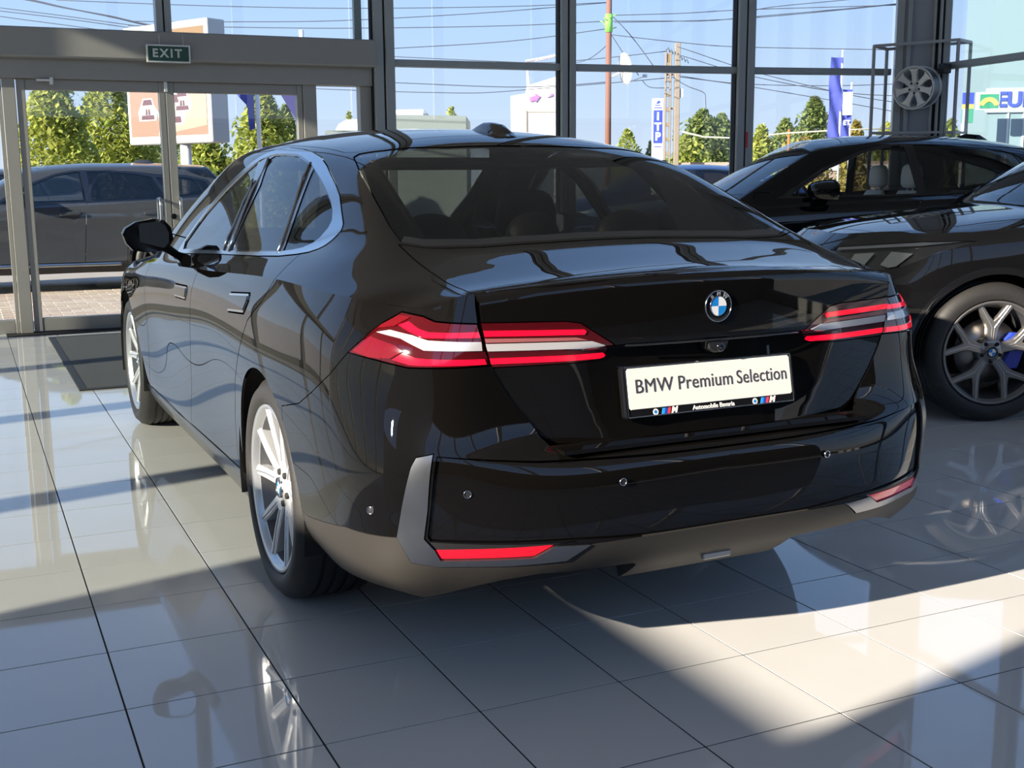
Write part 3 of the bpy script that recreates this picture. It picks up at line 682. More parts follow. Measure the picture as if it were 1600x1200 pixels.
    rd=pair(FRD,'rear_door',P);fd=pair(FFD,'front_door',P)
    for d,h,pl in ((fd,hand[0],HP[0]),(rd,hand[1],HP[1])):
        core,ring=p.carve(h,offset(pl,-.010),YZ,mask=mx)
        sub(core,'door_handle',P,d,off=.006,thick=.012);sub(ring,'handle_bezel',C['chrome'],d,off=.004,thick=.008)
    pair(FT,'window_trim',C['chrome'],off=.002);pair(FPI,'door_pillar',C['gloss'],thick=.012,off=-.001)
    pair(gl[0],'front_window',glz,thick=0,off=-.004);pair(gl[1],'rear_side_window',rgl,thick=0,off=-.004);pair(gl[2],'quarter_window',rgl,thick=0,off=-.004)
    both(FRW,'rear_window',rwl,thick=0,off=-.003);both(FBK,'window_border',C['gloss'],thick=.006,off=-.002);both(FWS,'windshield',glass('clear_car_glass',(.82,.86,.84),1.5),thick=0,off=-.003)
    for s in (-1,1):   # bright dividers between the side windows
        for (y0,z0,y1,z1) in ((.975,1.31,.888,1.05),(.80,1.05,.945,1.388),(.182,1.075,.405,1.362)):
            q=[]
            for t in np.linspace(0,1,7):
                y=y0+(y1-y0)*t;z=z0+(z1-z0)*t;d=(np.array(p.V)[:,1]-y)**2+(np.array(p.V)[:,2]-z)**2+(np.array(p.V)[:,0]<.55);i=int(np.argmin(d));q.append((s*(p.V[i][0]+.002),y,z))
            MB().tube(q,.005,6).build('pillar_strip',C['chrome'],root,True)
    # ---- boot lid ---------------------------------------------------------------
    q=Pool();nx,nz=110,90
    xs=np.linspace(0,.72,nx);zt=1.061-.034*(xs/.65)**2;yt=np.interp(xs,[0,.15,.3,.4,.5,.62,.72],[-1.045,-1.042,-1.033,-1.021,-1.005,-.965,-.92])
    zk=np.unique(np.concatenate([np.linspace(0,.55,30),np.linspace(.55,.60,24),np.linspace(.60,1,36)]))
    G=np.zeros((len(zk),nx,3))
    for j,x in enumerate(xs):
        z=.652+zk*(zt[j]-.652)
        base=-1.058+.165*x*x+.012*np.clip((.80-z)/.15,0,1)**2*0
        m=np.clip((.44-x)/.24,0,1);m=m*m*(3-2*m)
        rec=np.interp(z,[.652,.69,.73,.80,.86,.882,.889,.893,.90],[.001,.006,.012,.024,.034,.036,.010,.002,0])
        y=base+m*rec
        k=np.clip((z-(zt[j]-.030))/.030,0,1);y=y*(1-k**3)+yt[j]*k**3
        G[:,j]=np.stack([np.full_like(z,x),y,z],1)
    FZ=q.grid(G,lambda G:np.stack([0*G[...,0],-1+0*G[...,0],0*G[...,0]],-1))
    FZ,_=q.carve(FZ,[(-.02,.652),(.458,.652),(.488,.673),(.573,.77),(.611,.83),(.614,.857),(.626,.903),(.635,.958),(.640,1.0),(.634,1.2),(-.02,1.2)],XZ)
    LI,FZ=q.carve(FZ,[(.66,.962),(.426,.957),(.389,.951),(.298,.893),(.316,.860),(.345,.853),(.66,.851)],XZ,gap=.003)
    lid=q.panel(FZ,'trunk_lid',P,root,both=True,thick=.012)
    o=p.panel(FDK,'deck',P,lid,both=True,thick=.012)
    ll=[q.panel(LI,'lid_lamp',lm,root,side=s,thick=.012) for s in (-1,1)]
    for n,m,pl in (('light_bar',br,[(.66,.943),(.381,.935),(.374,.930),(.379,.922),(.66,.929)]),('light_bar',br,[(.66,.875),(.322,.872),(.314,.865),(.322,.858),(.66,.861)]),
                   ('clear_bar',wb,[(.66,.911),(.36,.905),(.322,.893),(.345,.887),(.66,.893)]),('smoked_bar',mat('tail_lamp_grey_bar',(.30,.10,.10),rough=.15,coat=1),[(.66,.924),(.40,.916),(.37,.908),(.66,.914)])):
        a,_=q.carve(LI,pl,XZ)
        for s,par in zip((-1,1),ll):q.panel(a,n,m,par,side=s,off=.0025,thick=.003)
    # handle edge highlight strip above the plate, camera
    MB().tube([(x,-1.0595+.165*x*x,.8885) for x in np.linspace(-.27,.27,17)],.003,6).build('handle_edge',C['gloss'],lid,True)
    cmb=MB();cmb.prism([(-.035,.012),(-.028,-.012),(-.012,-.022),(.012,-.022),(.028,-.012),(.035,.012)],-.99,-1.058,lambda u,v,h:(u+.005,h,v+.876),bev=.004);cmb.build('camera_housing',C['plastic'],root,False)
    MB().lathe([(-1.058,.0),(-1.0635,.007),(-1.062,.011),(-1.055,.0125)],20,'y',(.012,0,.868)).build('camera_lens',C['gloss'],root,True)
    roundel(root,.0415,(0,-1.058,.975),name='emblem')
    # ---- plate
    pe=empty('license_plate');pe.parent=root;pe.location=(-.010,-1.048,.768);pe.rotation_euler=(-.20,0,0)
    MB().prism([(-.262,-.066),(.262,-.066),(.268,-.06),(.268,.06),(.262,.066),(-.262,.066),(-.268,.06),(-.268,-.06)],.012,-.006,lambda u,v,h:(u,h,v),bev=.004).build('plate_frame',C['gloss'],pe)
    cr=[];
    for a,b in ((.259,.063),):
        MB().tube([(-a,-.0065,-b),(a,-.0065,-b),(a,-.0065,b),(-a,-.0065,b)],.0016,6,closed=True).build('plate_rim',C['chrome'],pe)
    MB().prism([(-.25,-.044),(.25,-.044),(.255,-.039),(.255,.055),(.25,.060),(-.25,.060),(-.255,.055),(-.255,-.039)],-.005,-.0085,lambda u,v,h:(u,h,v),bev=.001).build('plate_panel',mat('cream_plate',(.84,.80,.72),rough=.35,coat=.4),pe)
    tm=mat('plate_lettering',(.045,.04,.045),rough=.5)
    for word,x0,x1 in (('BMW',-.232,-.120),('Premium',-.104,.064),('Selection',.078,.240)):
        V,F=text_geo(word,.060,.0005,1.04);a=min(v[0] for v in V);b=max(v[0] for v in V);k=(x1-x0)/(b-a)
        MB().add([(x0+(x-a)*k,-.0088-z,y*.84+.012) for x,y,z in V],F).build('plate_word',tm,pe)
    wm=mat('frame_lettering',(.82,.80,.76),rough=.5);mb=MB();V,F=text_geo('Automobile Bavaria',.0165,.0004,1.0,.0003);mb.add([(x,-.0066-z,y-.0545) for x,y,z in V],F).build('frame_lettering',wm,pe)
    for x in (-.155,.155):
        V,F=text_geo('M',.022,.0004,1,.0012);MB().add([(a+b*.3+x+.034,-.0066-z,b-.0545) for a,b,z in V],F).build('frame_lettering',wm,pe)
        for i,cc in enumerate(((.02,.30,.80),(.02,.05,.35),(.80,.05,.06))):
            u=x-.006+i*.0085;MB().prism([(u,-.0625),(u+.008,-.0625),(u+.0125,-.0465),(u+.0045,-.0465)],-.0055,-.007,lambda a,b,h:(a,h,b)).build('colour_stripe',mat('stripe_%d'%i,cc,rough=.4),pe)
        rb=MB().lathe([(-.007,.0001),(-.0071,.0085)],20,'y',(x-.024,0,-.0545)).build('frame_badge',wm,pe)
        MB().lathe([(-.0072,.0001),(-.0074,.0055)],4,'y',(x-.024,0,-.0545)).build('frame_badge',mat('badge_blue'),pe)
    # ---- sensors, tow cover, diffuser plate
    for x,y,z,nx in ((-.32,-1.126,.563,-.1),(.32,-1.126,.563,.1),(-.70,-1.038,.557,-.35),(-.893,-.885,.504,-.75)):
        a=math.asin(nx) ;e=MB().lathe([(0,.0102),(-.003,.0095),(-.003,.0082),(.0,.008)],24,'y').build('sensor_ring',C['chrome'],root,True);e.location=(x,y,z);e.rotation_euler=(0,0,a)
        e=MB().lathe([(-.001,.0081),(-.0015,.0)],20,'y').build('parking_sensor',C['plastic'],root,True);e.location=(x,y,z);e.rotation_euler=(0,0,a)
    TV,_=p.carve(FI,[(.447,.545),(.525,.545),(.552,.475),(.548,.45),(.485,.452),(.45,.52)],XZ,mask=lambda V,N:V[:,1]<-.9)
    TI,_=p.carve(FI,offset([(.447,.545),(.525,.545),(.552,.475),(.548,.45),(.485,.452),(.45,.52)],-.003),XZ,mask=lambda V,N:V[:,1]<-.9)
    p.panel(TV,'tow_cover_joint',C['dark'],root,side=1,thick=.001,off=-.0064);p.panel(TI,'tow_cover',P,root,side=1,thick=.001,off=-.0058)
    MB().bbox((-.035,-1.068,.300),(.055,-1.055,.318),.003).build('diffuser_badge',mat('badge_grey',(.45,.44,.42),rough=.35,metal=.3),root)
    # bumper step under the lid
    MB().box((-.47,-1.10,.640),(.47,-.98,.650)).build('bumper_step',P,root)
    MB().bbox((-.54,.16,1.345),(.54,1.30,1.375),.01).build('headliner',C['dark'],root)
    for sx in (-1,1):MB().prism([(-.50,1.07),(-.12,1.07),(.12,1.345),(.04,1.365)],.535,.55,lambda u,v,h:(sx*h,u,v)).build('pillar_lining',C['dark'],root)
    # ---- antenna fin
    V=[];F=[];prof=[(.48,.010,.006),(.43,.022,.020),(.37,.028,.034),(.31,.033,.038),(.25,.037,.034),(.20,.038,.014),(.17,.025,.0)]
    for y,w,h in prof:
        zc=float(pch(SEDAN['roof'][0],SEDAN['roof'][1],np.array([y]))[0])-.004
        V+=[(-w,y,zc),(-w*.75,y,zc+h*.7),(-w*.35,y,zc+h),(w*.35,y,zc+h),(w*.75,y,zc+h*.7),(w,y,zc)]
    for i in range(len(prof)-1):
        for k in range(5):F.append((i*6+k,i*6+k+1,(i+1)*6+k+1,(i+1)*6+k))
    F.append((0,1,2,3,4,5));F.append(tuple(36+k for k in range(5,-1,-1)))
    mesh_obj('roof_antenna',V,F,P,root,'auto')
    for s in (-1,1):mirror(root,s,P)
    # ---- wheels and wells, underbody, cabin
    for yw,w in ((0,.272),(2.995,.245)):
        for s in (-1,1):
            make_wheel(root,(s*(.928-w/2),yw,.3515),s<0,.3515,w,.262,'twin',caliper=mat('grey_caliper',(.10,.10,.11),rough=.5) )
            mb=MB();n=20;V=[]
            for xx in (s*.93,s*.58):
                for k in range(n+1):a=math.pi*1.16*k/n-.08*math.pi;V.append((xx,yw+.405*math.cos(a),.345+.405*math.sin(a)))
            F=[(k,k+1,n+2+k,n+1+k) for k in range(n)];mb.add(V,F);mb.box((s*.57,yw-.41,.16),(s*.58,yw+.41,.76));mb.build('wheel_well',C['dark'],root)
    MB().box((-.56,-.80,.30),(.56,3.6,.32)).box((-.86,.45,.19),(.86,2.55,.21)).box((-.70,-.80,.30),(.70,-.42,.315)).build('underbody',C['dark'],root)
    mb=MB();mb.box((-.83,-.95,.60),(.83,-.94,.63)).box((-.80,.45,.28),(.80,2.5,.30)).box((-.60,-.62,1.06),(.60,-.05,1.075)).box((-.62,-.10,.5),(.62,-.08,1.07)).box((-.80,2.0,.3),(.80,2.45,.93)).build('cabin_lining',C['dark'],root)
    hl=MB();hl.v=[];pts=[]
    for s in (-.38,.38):
        seat(root,s,1.02,.34,C['seat'],name='front_seat',w=.52,head_dz=-.02)
    rs=empty('rear_bench');rs.parent=root
    MB().bbox((-.62,.02,.42),(.62,.55,.60),.05).bbox((-.62,-.10,.55),(.62,.10,1.04),.05).build('bench',C['seat'],rs,'auto')
    for x,w in ((-.37,.13),(.37,.13),(0,.10)):
        MB().ball((x,0.0,1.11),(w,.055,.085),16,10).build('headrest',C['seat'],rs,True)
    MB().bbox((-.72,1.98,.85),(.72,2.35,1.0),.05).build('dashboard',C['dark'],root,'auto')
    MB().tube([(-.38+.19*math.cos(a),1.72+.06*math.sin(a),.90+.18*math.sin(a)) for a in np.linspace(0,2*math.pi,28)[:-1]],.014,8,closed=True).build('steering_wheel',C['dark'],root,True)
# ------------------------------------------------------------------ tall coupe-roofed cars
SUV=dict(roof=([-1.2,-.6,-.1,.3,.8,1.2,1.6,2.1],[1.34,1.48,1.58,1.63,1.655,1.65,1.62,1.56]),
 deck=([-1.1,-1.0,-.8,-.5,0,.8,1.5,2.1,2.45,3.0,3.4,3.7],[1.19,1.195,1.21,1.23,1.25,1.25,1.24,1.215,1.165,1.105,1.05,.985]),
 crown=([-1.1,-.4,0,2.3,3.6],[.03,.03,.03,.035,.03]),
 belt=([-1.0,-.6,-.2,.3,.8,1.5,2.2,2.6],[.74,.80,.845,.868,.878,.882,.874,.85],[1.21,1.19,1.17,1.155,1.145,1.13,1.12,1.105]),
 tumble=([-.6,-.1,.3,.8,2.0,2.6],[1.6,1.75,1.85,1.9,1.9,1.9]),roofcrown=.075,glass=(-.98,1.22,.42,.10,.05),wind=(2.50,1.17,.56,.16),xref=.66,kroof=.10,kbody=.05,kglass=.035,kwind=.04)
WAGON=dict(SUV,roof=([-1.2,-.8,-.4,-.1,.3,.8,1.2,1.6,2.1],[1.60,1.64,1.662,1.672,1.68,1.68,1.665,1.63,1.57]),glass=(-1.02,1.26,1.1,.10,.03),kglass=.03)
NEAR=dict(SUV,wind=(2.66,1.15,.58,.16),ws=.15)
def build_suv(root,P,seatm,wheel='why',caliper=None,detail=True,SUV=SUV):
    C=m_common();g=sedan_grid();g[:,:,2]=g[:,:,2]*1.10+.05;g[:,:,0]*=1.03
    # fuller wings above the wheels
    S1,S2=surfaces(g,SUV,nu=170,nv=44,ns=44,ny=150)
    p=Pool();F1=p.grid(S1,OUTW);F2=p.grid(S2,lambda G:np.stack([0*G[...,0],0*G[...,0],1+0*G[...,0]],-1))
    mx=lambda V,N:V[:,0]>.5
    both=lambda F,n,m,**k:p.panel(F,n,m,root,both=True,**k)
    pair=lambda F,n,m,**k:[p.panel(F,n,m,root,side=s,**k) for s in (-1,1)]
    arches=[]
    for yc in (0,2.995):
        V=np.array(p.V);f=np.hypot(V[:,1]-yc,V[:,2]-.375)-.42;f[V[:,0]<.5]=1;_x,_y=p.split(F1,f);F1=_x
        V=np.array(p.V);f=.455-np.hypot(V[:,1]-yc,V[:,2]-.375);f[V[:,0]<.5]=-1;a,F1=p.split(F1,f);pair(a,'arch_trim',C['gloss'],off=.006,thick=.02)
    TF=lambda V:np.stack([V[:,1]-V[:,0],V[:,2]],1);FM=lambda V,N:V[:,1]>2.6
    HL,F1=p.carve(F1,[(2.17,.968),(2.5,.962),(3.25,.915),(3.30,.845),(2.85,.80),(2.6,.835)],TF,mask=FM,gap=.005)
    hl=pair(HL,'headlamp',C['gloss'],thick=.01,off=-.012)
    pc=mat('lamp_polycarbonate',(.10,.11,.12),rough=.05,coat=1,metal=.6)
    for n,pl,m in (('lamp_projector',[(2.55,.90),(2.72,.905),(2.78,.835),(2.68,.815)],pc),('lamp_projector',[(2.85,.895),(3.02,.885),(3.06,.815),(2.92,.815)],pc),('lamp_brow',[(2.25,.963),(2.5,.957),(3.2,.913),(3.2,.900),(2.5,.940)],C['chrome'])):
        a,_=p.carve(HL,pl,TF,mask=FM)
        for h,s in zip(hl,(-1,1)):p.panel(a,n,m,h,side=s,off=.004,thick=.004)
    gl_cover=glass('lamp_cover_glass',(.9,.92,.92),1.5);pair(HL,'lamp_cover',gl_cover,thick=0,off=.001)
    GR,F1=p.carve(F1,[(3.36,.90),(3.82,.93),(3.84,.55),(3.45,.55)],TF,mask=FM,gap=.006);pair(GR,'grille',C['plastic'],off=-.03)
    TLr=lambda V:TZ(V)
    TL,F1=p.carve(F1,[(.05,1.05),(-.10,1.09),(-.9,1.09),(-.9,1.0),(-.1,.98),(.1,1.0)],TZ,mask=lambda V,N:V[:,1]<0);pair(TL,'tail_lamp',C['red'],off=.003)
    FS,F1=p.carve(F1,[(2.56,.10),(2.56,.375),(.30,.385),(.30,.10)],YZ,mask=mx,gap=.004);pair(FS,'side_sill',C['plastic'],thick=.02)
    FRD,F1=p.carve(F1,[(.93,1.3),(.955,.9),(1.0,.385),(.47,.385),(.455,.60),(.40,.75),(.15,.97),(-.05,1.08),(-.10,1.3)],YZ,mask=mx,gap=.006)
    FFD,F1=p.carve(F1,[(2.25,1.3),(2.25,.95),(2.30,.65),(2.36,.385),(1.0,.385),(.955,.9),(.93,1.3)],YZ,mask=mx,gap=.006)
    V=np.array(p.V);FX,F1=p.split(F1,V[:,1]-3.42);V=np.array(p.V);FQ,FW=p.split(F1,1.4-V[:,1])
    # windows
    fg=[(1.98,1.155),(1.62,1.375),(1.30,1.505),(1.08,1.548),(.985,1.552),(.935,1.172)]
    rg=[(.865,1.175),(.905,1.556),(.62,1.555),(.30,1.525),(.09,1.485),(-.08,1.20)]
    wag=SUV is WAGON
    qg=[(-.13,1.205),(.03,1.475),(-.36,1.475),(-.62,1.42),(-.68,1.30),(-.5,1.24)] if wag else [(-.13,1.205),(.035,1.470),(-.30,1.385),(-.48,1.325),(-.44,1.255)]
    o=[(2.07,1.14),(1.64,1.395),(1.31,1.527),(1.08,1.572),(.62,1.577),(.30,1.548),(.04,1.50),(-.31,1.405),(-.53,1.325),(-.46,1.235),(-.11,1.19),(.88,1.155)]
    if wag:o=o[:5]+[(.30,1.553),(.02,1.52),(-.38,1.505),(-.66,1.44),(-.73,1.29),(-.52,1.215)]+o[10:]
    FT,F2=p.carve(F2,o,YZ,mask=SIDE,gap=.003);gs=[]
    for pl in (fg,rg,qg):
        a,FT=p.carve(FT,pl,YZ,mask=SIDE);gs.append(a)
    FRW,F2=p.carve(F2,[(-.02,-.93),(.35,-.91),(.60,-.85),(.60,-.6),(.52,-.12),(-.02,-.06)],XY,mask=TOP,gap=.004)
    ws=SUV.get('ws',0);sh=lambda L:[(x,y+(ws if 1.3<y<2.6 else 0)) for x,y in L]
    FWS,F2=p.carve(F2,sh([(-.02,2.44),(.45,2.37),(.72,2.20),(.70,1.95),(.62,1.62),(.54,1.46),(.3,1.42),(-.02,1.41)]),XY,mask=TOP,gap=.003)
    FHD,F2=p.carve(F2,sh([(-.02,2.56),(.45,2.49),(.76,2.32),(.82,2.95),(.80,3.3),(.62,3.52),(-.02,3.64)]),XY,mask=TOP,gap=.005)
    FRF,F2=p.carve(F2,[(-.02,-.04),(.5,-.09),(.56,.2),(.585,.8),(.56,1.40),(.3,1.37),(-.02,1.36)],XY,mask=TOP,gap=.003)
    DRB=lambda V,N:(V[:,0]>.74)&(V[:,2]<1.21)
    a,F2=p.carve(F2,[(.93,1.05),(.93,1.25),(-.10,1.25),(-.07,1.05)],YZ,mask=DRB,gap=.005);FRD+=a
    a,F2=p.carve(F2,[(2.25,1.0),(2.25,1.19),(.93,1.19),(.93,1.05)],YZ,mask=DRB,gap=.005);FFD+=a
    V=np.array(p.V);a,b=p.split(F2,1.9-V[:,1]);FQ+=a;FW+=b
    pair(FQ,'quarter_panel',P);pair(FW,'front_fender',P);both(FX,'front_bumper',P);both(FHD,'hood',P);both(FRF,'roof_panel',P)
    rd=pair(FRD,'rear_door',P);fd=pair(FFD,'front_door',P)
    pair(FT,'window_trim',C['gloss'],off=.001)
    cg=glass('light_tinted_glass',(.86,.89,.88),1.5);dg=glass('dark_privacy_glass',(.16,.16,.155),1.52)
    pair(gs[0],'front_window',cg,thick=0,off=-.003);pair(gs[1],'rear_side_window',dg,thick=0,off=-.003);pair(gs[2],'quarter_window',dg,thick=0,off=-.003)
    both(FRW,'rear_window',dg,thick=0,off=-.003);both(FWS,'windshield',cg,thick=0,off=-.003)
    for d,y in ((fd,1.14),(rd,.10)):
        for q,s in zip(d,(-1,1)):
            MB().prism([(-.13,-.018),(-.10,-.026),(.10,-.026),(.13,-.018),(.13,.012),(.10,.022),(-.10,.022),(-.13,.012)],.94,1.003,lambda u,v,h:(s*h,y+u,1.02+v+u*-.06),bev=.008).build('door_handle',P if not detail else C['chrome'],q)
    for s in (-1,1):
        mirror(root,s,P,.03,-.05,.13,1.12)
        for yw in (0,2.995):
            make_wheel(root,(s*.835,yw,.375),s<0,.375,.275,.275,wheel,caliper=caliper)
            mb=MB();n=16;V=[]
            for xx in (s*.96,s*.58):
                for k in range(n+1):a=math.pi*1.16*k/n-.08*math.pi;V.append((xx,yw+.44*math.cos(a),.375+.44*math.sin(a)))
            F=[(k,k+1,n+2+k,n+1+k) for k in range(n)];mb.add(V,F);mb.box((s*.57,yw-.44,.2),(s*.58,yw+.44,.82));mb.build('wheel_well',C['dark'],root)
    MB().box((-.56,-.95,.30),(.56,3.6,.32)).box((-.88,.47,.26),(.88,2.55,.28)).build('underbody',C['dark'],root)
    mb=MB();mb.box((-.80,.45,.36),(.80,2.4,.38)).box((-.60,-.85,1.10),(.60,-.15,1.115)).box((-.62,-.16,.55),(.62,-.14,1.1)).box((-.80,2.0,.4),(.80,2.40,1.08)).build('cabin_lining',C['dark'],root)
    for s in (-.38,.38):seat(root,s,1.0,.47,seatm,name='front_seat',w=.54,headw=.30)
    for s in (-1,1):MB().bbox((min(s*.945,s*.985),.55,.335),(max(s*.945,s*.985),2.45,.375),.008).build('sill_strip',C['chrome'] if not detail else C['plastic'],root)
    MB().bbox((-.64,.0,.55),(.64,.50,.72),.05).bbox((-.64,-.10,.65),(.64,.08,1.18),.05).build('rear_bench',seatm,root,'auto')
    MB().tube([(-.38+.19*math.cos(a),1.68+.06*math.sin(a),1.06+.18*math.sin(a)) for a in np.linspace(0,2*math.pi,25)[:-1]],.014,8,closed=True).build('steering_wheel',C['dark'],root,True)
    MB().bbox((-.06,.36,1.575),(.06,.55,1.60),.01).build('overhead_console',C['dark'],root)
    V=[];F=[]
    for y,w,h in ((.30,.012,.008),(.2,.04,.05),(.08,.05,.055),(.0,.04,.02),(-.02,.02,0)):
        zc=float(pch(SUV['roof'][0],SUV['roof'][1],np.array([y]))[0])-.006;V+=[(-w,y,zc),(-w*.5,y,zc+h),(w*.5,y,zc+h),(w,y,zc)]
    for i in range(4):
        for k in range(3):F.append((i*4+k,i*4+k+1,(i+1)*4+k+1,(i+1)*4+k))
    mesh_obj('roof_antenna',V,F,P,root,'auto')
# ------------------------------------------------------------------ picture rays: where a thing stands at a distance
def _rot(yaw,pitch,roll):
    cy,sy,cp,sp=math.cos(yaw),math.sin(yaw),math.cos(pitch),math.sin(pitch)
    f=np.array([sy*cp,cy*cp,-sp]);r=np.array([cy,-sy,0]);u=np.cross(r,f);c,s=math.cos(roll),math.sin(roll)
    return np.array([c*r+s*u,-s*r+c*u,f])
_R=_rot(.436504,.172862,-.007644);_C=np.array([.123931,-4.474658,1.296428])
def at(u,v,d):
    q=np.array([(u-800)/1818.9,-(v-600)/1818.9,1.0])@_R;return _C+q*d
FACE=-math.atan2(_R[2][0],_R[2][1])   # turn so that +y looks along the view in plan
GZ=-.10
alu=mat('grey_aluminium',(.31,.292,.262),rough=.42,metal=.15,var=(3,(.335,.318,.29),.3))
alu2=mat('dark_green_grey_aluminium',(.31,.32,.31),rough=.4,metal=.15)
black=mat('joint_black',(.006,.006,.006),rough=.8)
pane_m=glass('clear_pane',(.93,.955,.95),1.45)
ceil_m=mat('grey_ceiling',(.42,.42,.42),rough=.85)
white_w=mat('white_plaster',(.72,.72,.70),rough=.8,var=(2,(.68,.68,.66),.3))
# ------------------------------------------------------------------ floor of polished tiles
T=.39702
tile_m=mat('polished_tile',(.70,.685,.655),rough=.03,spec=.62,var=(2.2,(.66,.648,.622),.25))
fl=empty('floor','polished grey stone tile floor of the showroom','floor',kind='structure')
MB().box((-6,-9.2,-.06),(9.6,6.75,-.0016)).build('floor_bed',mat('dark_grout',(.012,.011,.010),rough=.9),fl)
tm=MB().bbox((-T/2+.0024,-T/2+.0024,-.02),(T/2-.0024,T/2-.0024,0),.0004)
rng=random.Random(3);cells=[]
for i in range(-15,24):
    for j in range(-23,17):
        x,y=(i+.5)*T,(j+.5)*T
        if x>9.3 or y>6.55-.05*x+ .02:continue
        q=_R@(np.array([x,y,0])-_C)
        vis=q[2]>.3 and abs(q[0]/q[2])<.46 and -q[1]/q[2]<.37 and -q[1]/q[2]>-.10
        cells.append((0 if vis else 1,q[2] if vis else abs(x)+abs(y),x,y))
cells.sort();proto=None;rest=MB()
for k,(a,b,x,y) in enumerate(cells):
    tilt=(rng.gauss(0,.0006),rng.gauss(0,.0006))
    if k<300:
        if proto is None:o=proto=tm.build('tile',tile_m,fl)
        else:o=proto.copy();COL.objects.link(o)
        o.location=(x,y,0);o.rotation_euler=(tilt[0],tilt[1],0)
    else:rest.add([(vx+x,vy+y,vz+vx*tilt[1]*-1+vy*tilt[0]) for vx,vy,vz in tm.v],tm.f)
tag(rest.build('floor_tiles',tile_m,fl),kind='stuff')
# ------------------------------------------------------------------ unseen room behind and above the camera, openings shaped for the light
def struct(o,label,cat):return tag(o,label,cat,kind='structure')
struct(MB().box((-6.3,-9.4,6.6),(10,7.2,6.9)).build('ceiling',ceil_m),'grey showroom ceiling high above the cars','ceiling')
wb=MB();wb.box((-6.2,-9.4,2.6),(9.4,-9.2,2.7)).box((-6.2,-9.4,6.1),(9.4,-9.2,6.6))  # unseen wall; high openings added to let in sky fill
for x in (-6.1,-3.5,-.9,1.7,4.3,6.9,9.2):wb.box((x-.12,-9.38,2.7),(x+.12,-9.22,6.1))
struct(wb.build('wall_back',white_w),'unseen white rear wall with a row of high openings added for sky fill','wall')
struct(MB().box((-6.2,-9.38,0),(9.4,-9.14,2.6)).build('trim_30',mat('dark_reflection_panel',(.10,.095,.09),rough=.7)),'unseen dark panel low on the rear wall, added to darken reflections','panelling')  # unseen dark panel added so the car's rear reflects something dark
wl=MB();wl.box((-6.2,-9.2,0),(-6,-4.19,6.6)).box((-6.2,-4.19,0),(-6,-2.10,2.84)).box((-6.2,-2.10,0),(-6,6.9,.10)).box((-6.2,-4.19,5.22),(-6,6.9,6.6))  # unseen wall; solid parts and openings shaped to cast the floor's light bands
for y in (-.77,1.13,3.03,4.93,6.8):wl.box((-6.18,y-.095,.1),(-6,y+.095,6.6))
wl.box((-6.16,-4.2,2.84),(-6.04,6.9,2.84)) if False else None
wlo=struct(wl.build('wall_left',white_w),'unseen white left wall, openings shaped to throw light bands on the floor','wall')
solar=glass('solar_tinted_pane',(.66,.685,.67),1.45)  # tint added to weaken the sun reaching the left floor
for y0,y1 in ((-2.1,-.865),(-.675,1.035),(1.225,2.935),(3.125,4.835),(5.025,6.7)):MB().box((-6.106,y0,.1),(-6.094,y1,5.22)).build('pane',solar,wlo)
# ------------------------------------------------------------------ glazed front
def seg(n,P0,P1,label,zs=(2.41,4.0),H=6.6,sill=.12):
    P0=np.array(P0);P1=np.array(P1);L=np.linalg.norm(P1-P0);a=math.atan2(*(P1-P0)[::-1])
    e=empty('window_%d'%n,label,'window',(*P0,0),a,kind='structure')
    b=[.06]+list(zs)+[H]
    MB().bbox((.07,-.04,.0),(L-.07,.04,sill),.004).build('bottom_rail',alu2,e)
    for z in zs:MB().bbox((.06,-.05,z-.033),(L-.06,.05,z+.033),.004).build('transom',alu2,e)
    lv=[sill]+list(zs)+[H]
    for z0,z1 in zip(lv[:-1],lv[1:]):MB().box((.05,-.006,z0),(L-.05,.006,z1)).build('pane',pane_m,e)
    return e
def mullion(n,P,a,w=.155,label='',sticker=False,d=.20):
    e=empty('trim_%d'%n,label,'column',(*P,0),a,kind='structure')
    MB().bbox((-w/2,-d/2,0),(-.008,d/2,6.6),.008).build('column_half',alu2,e)
    MB().bbox((.008,-d/2,0),(w/2,d/2,6.6),.008).build('column_half',alu2,e)
    MB().box((-.009,-d/2+.02,0),(.009,d/2-.02,6.6)).build('column_joint',black,e)
    MB().bbox((-w/2-.012,-d/2+.05,0),(-w/2,d/2-.05,6.6),.003).bbox((w/2,-d/2+.05,0),(w/2+.012,d/2-.05,6.6),.003).build('glazing_gasket',black,e)
    if sticker:MB().bbox((.006,-d/2-.002,1.62),(.030,-d/2+.001,1.78),.0005).build('red_sticker',mat('red_sticker',(.55,.02,.03),rough=.5),e)
    return e
A,B,Cc,D=(3.86,6.40),(5.723,6.195),(7.628,5.848),(9.30,5.44)
ang=lambda p,q:math.atan2(q[1]-p[1],q[0]-p[0])
seg(1,A,B,'tall glass bay right of the entrance doors');seg(2,B,Cc,'tall glass bay behind the black sedan roof');seg(3,Cc,D,'tall glass bay left of the corner column')
mullion(1,A,R(-4.5),.20,'grey green double column at the right end of the entrance',True)
mullion(2,B,R(-8.5),.155,'slim grey green column above the rear window of the sedan');mullion(3,Cc,R(-12.5),.185,'grey green column with a red sticker left of the wheel rack',True)
ce=empty('trim_4','wide grey corner column behind the hanging wheel','column',(9.42,5.18,0),R(-40),kind='structure')
MB().bbox((-.20,-.16,0),(.20,.20,6.6),.01).build('column_core',mat('corner_panel_grey',(.27,.285,.31),rough=.45),ce)
for x0,x1,y0 in ((-.27,-.19,-.18),(-.16,-.12,-.20),(.09,.12,-.19),(.15,.18,-.20),(.20,.27,-.18)):MB().bbox((x0,y0,0),(x1,.2,6.6),.006).build('column_rib',alu2,ce)
for x in (-.14,.135,.19):MB().box((x-.018,-.17,0),(x+.018,.0,6.6)).build('column_joint',black,ce)
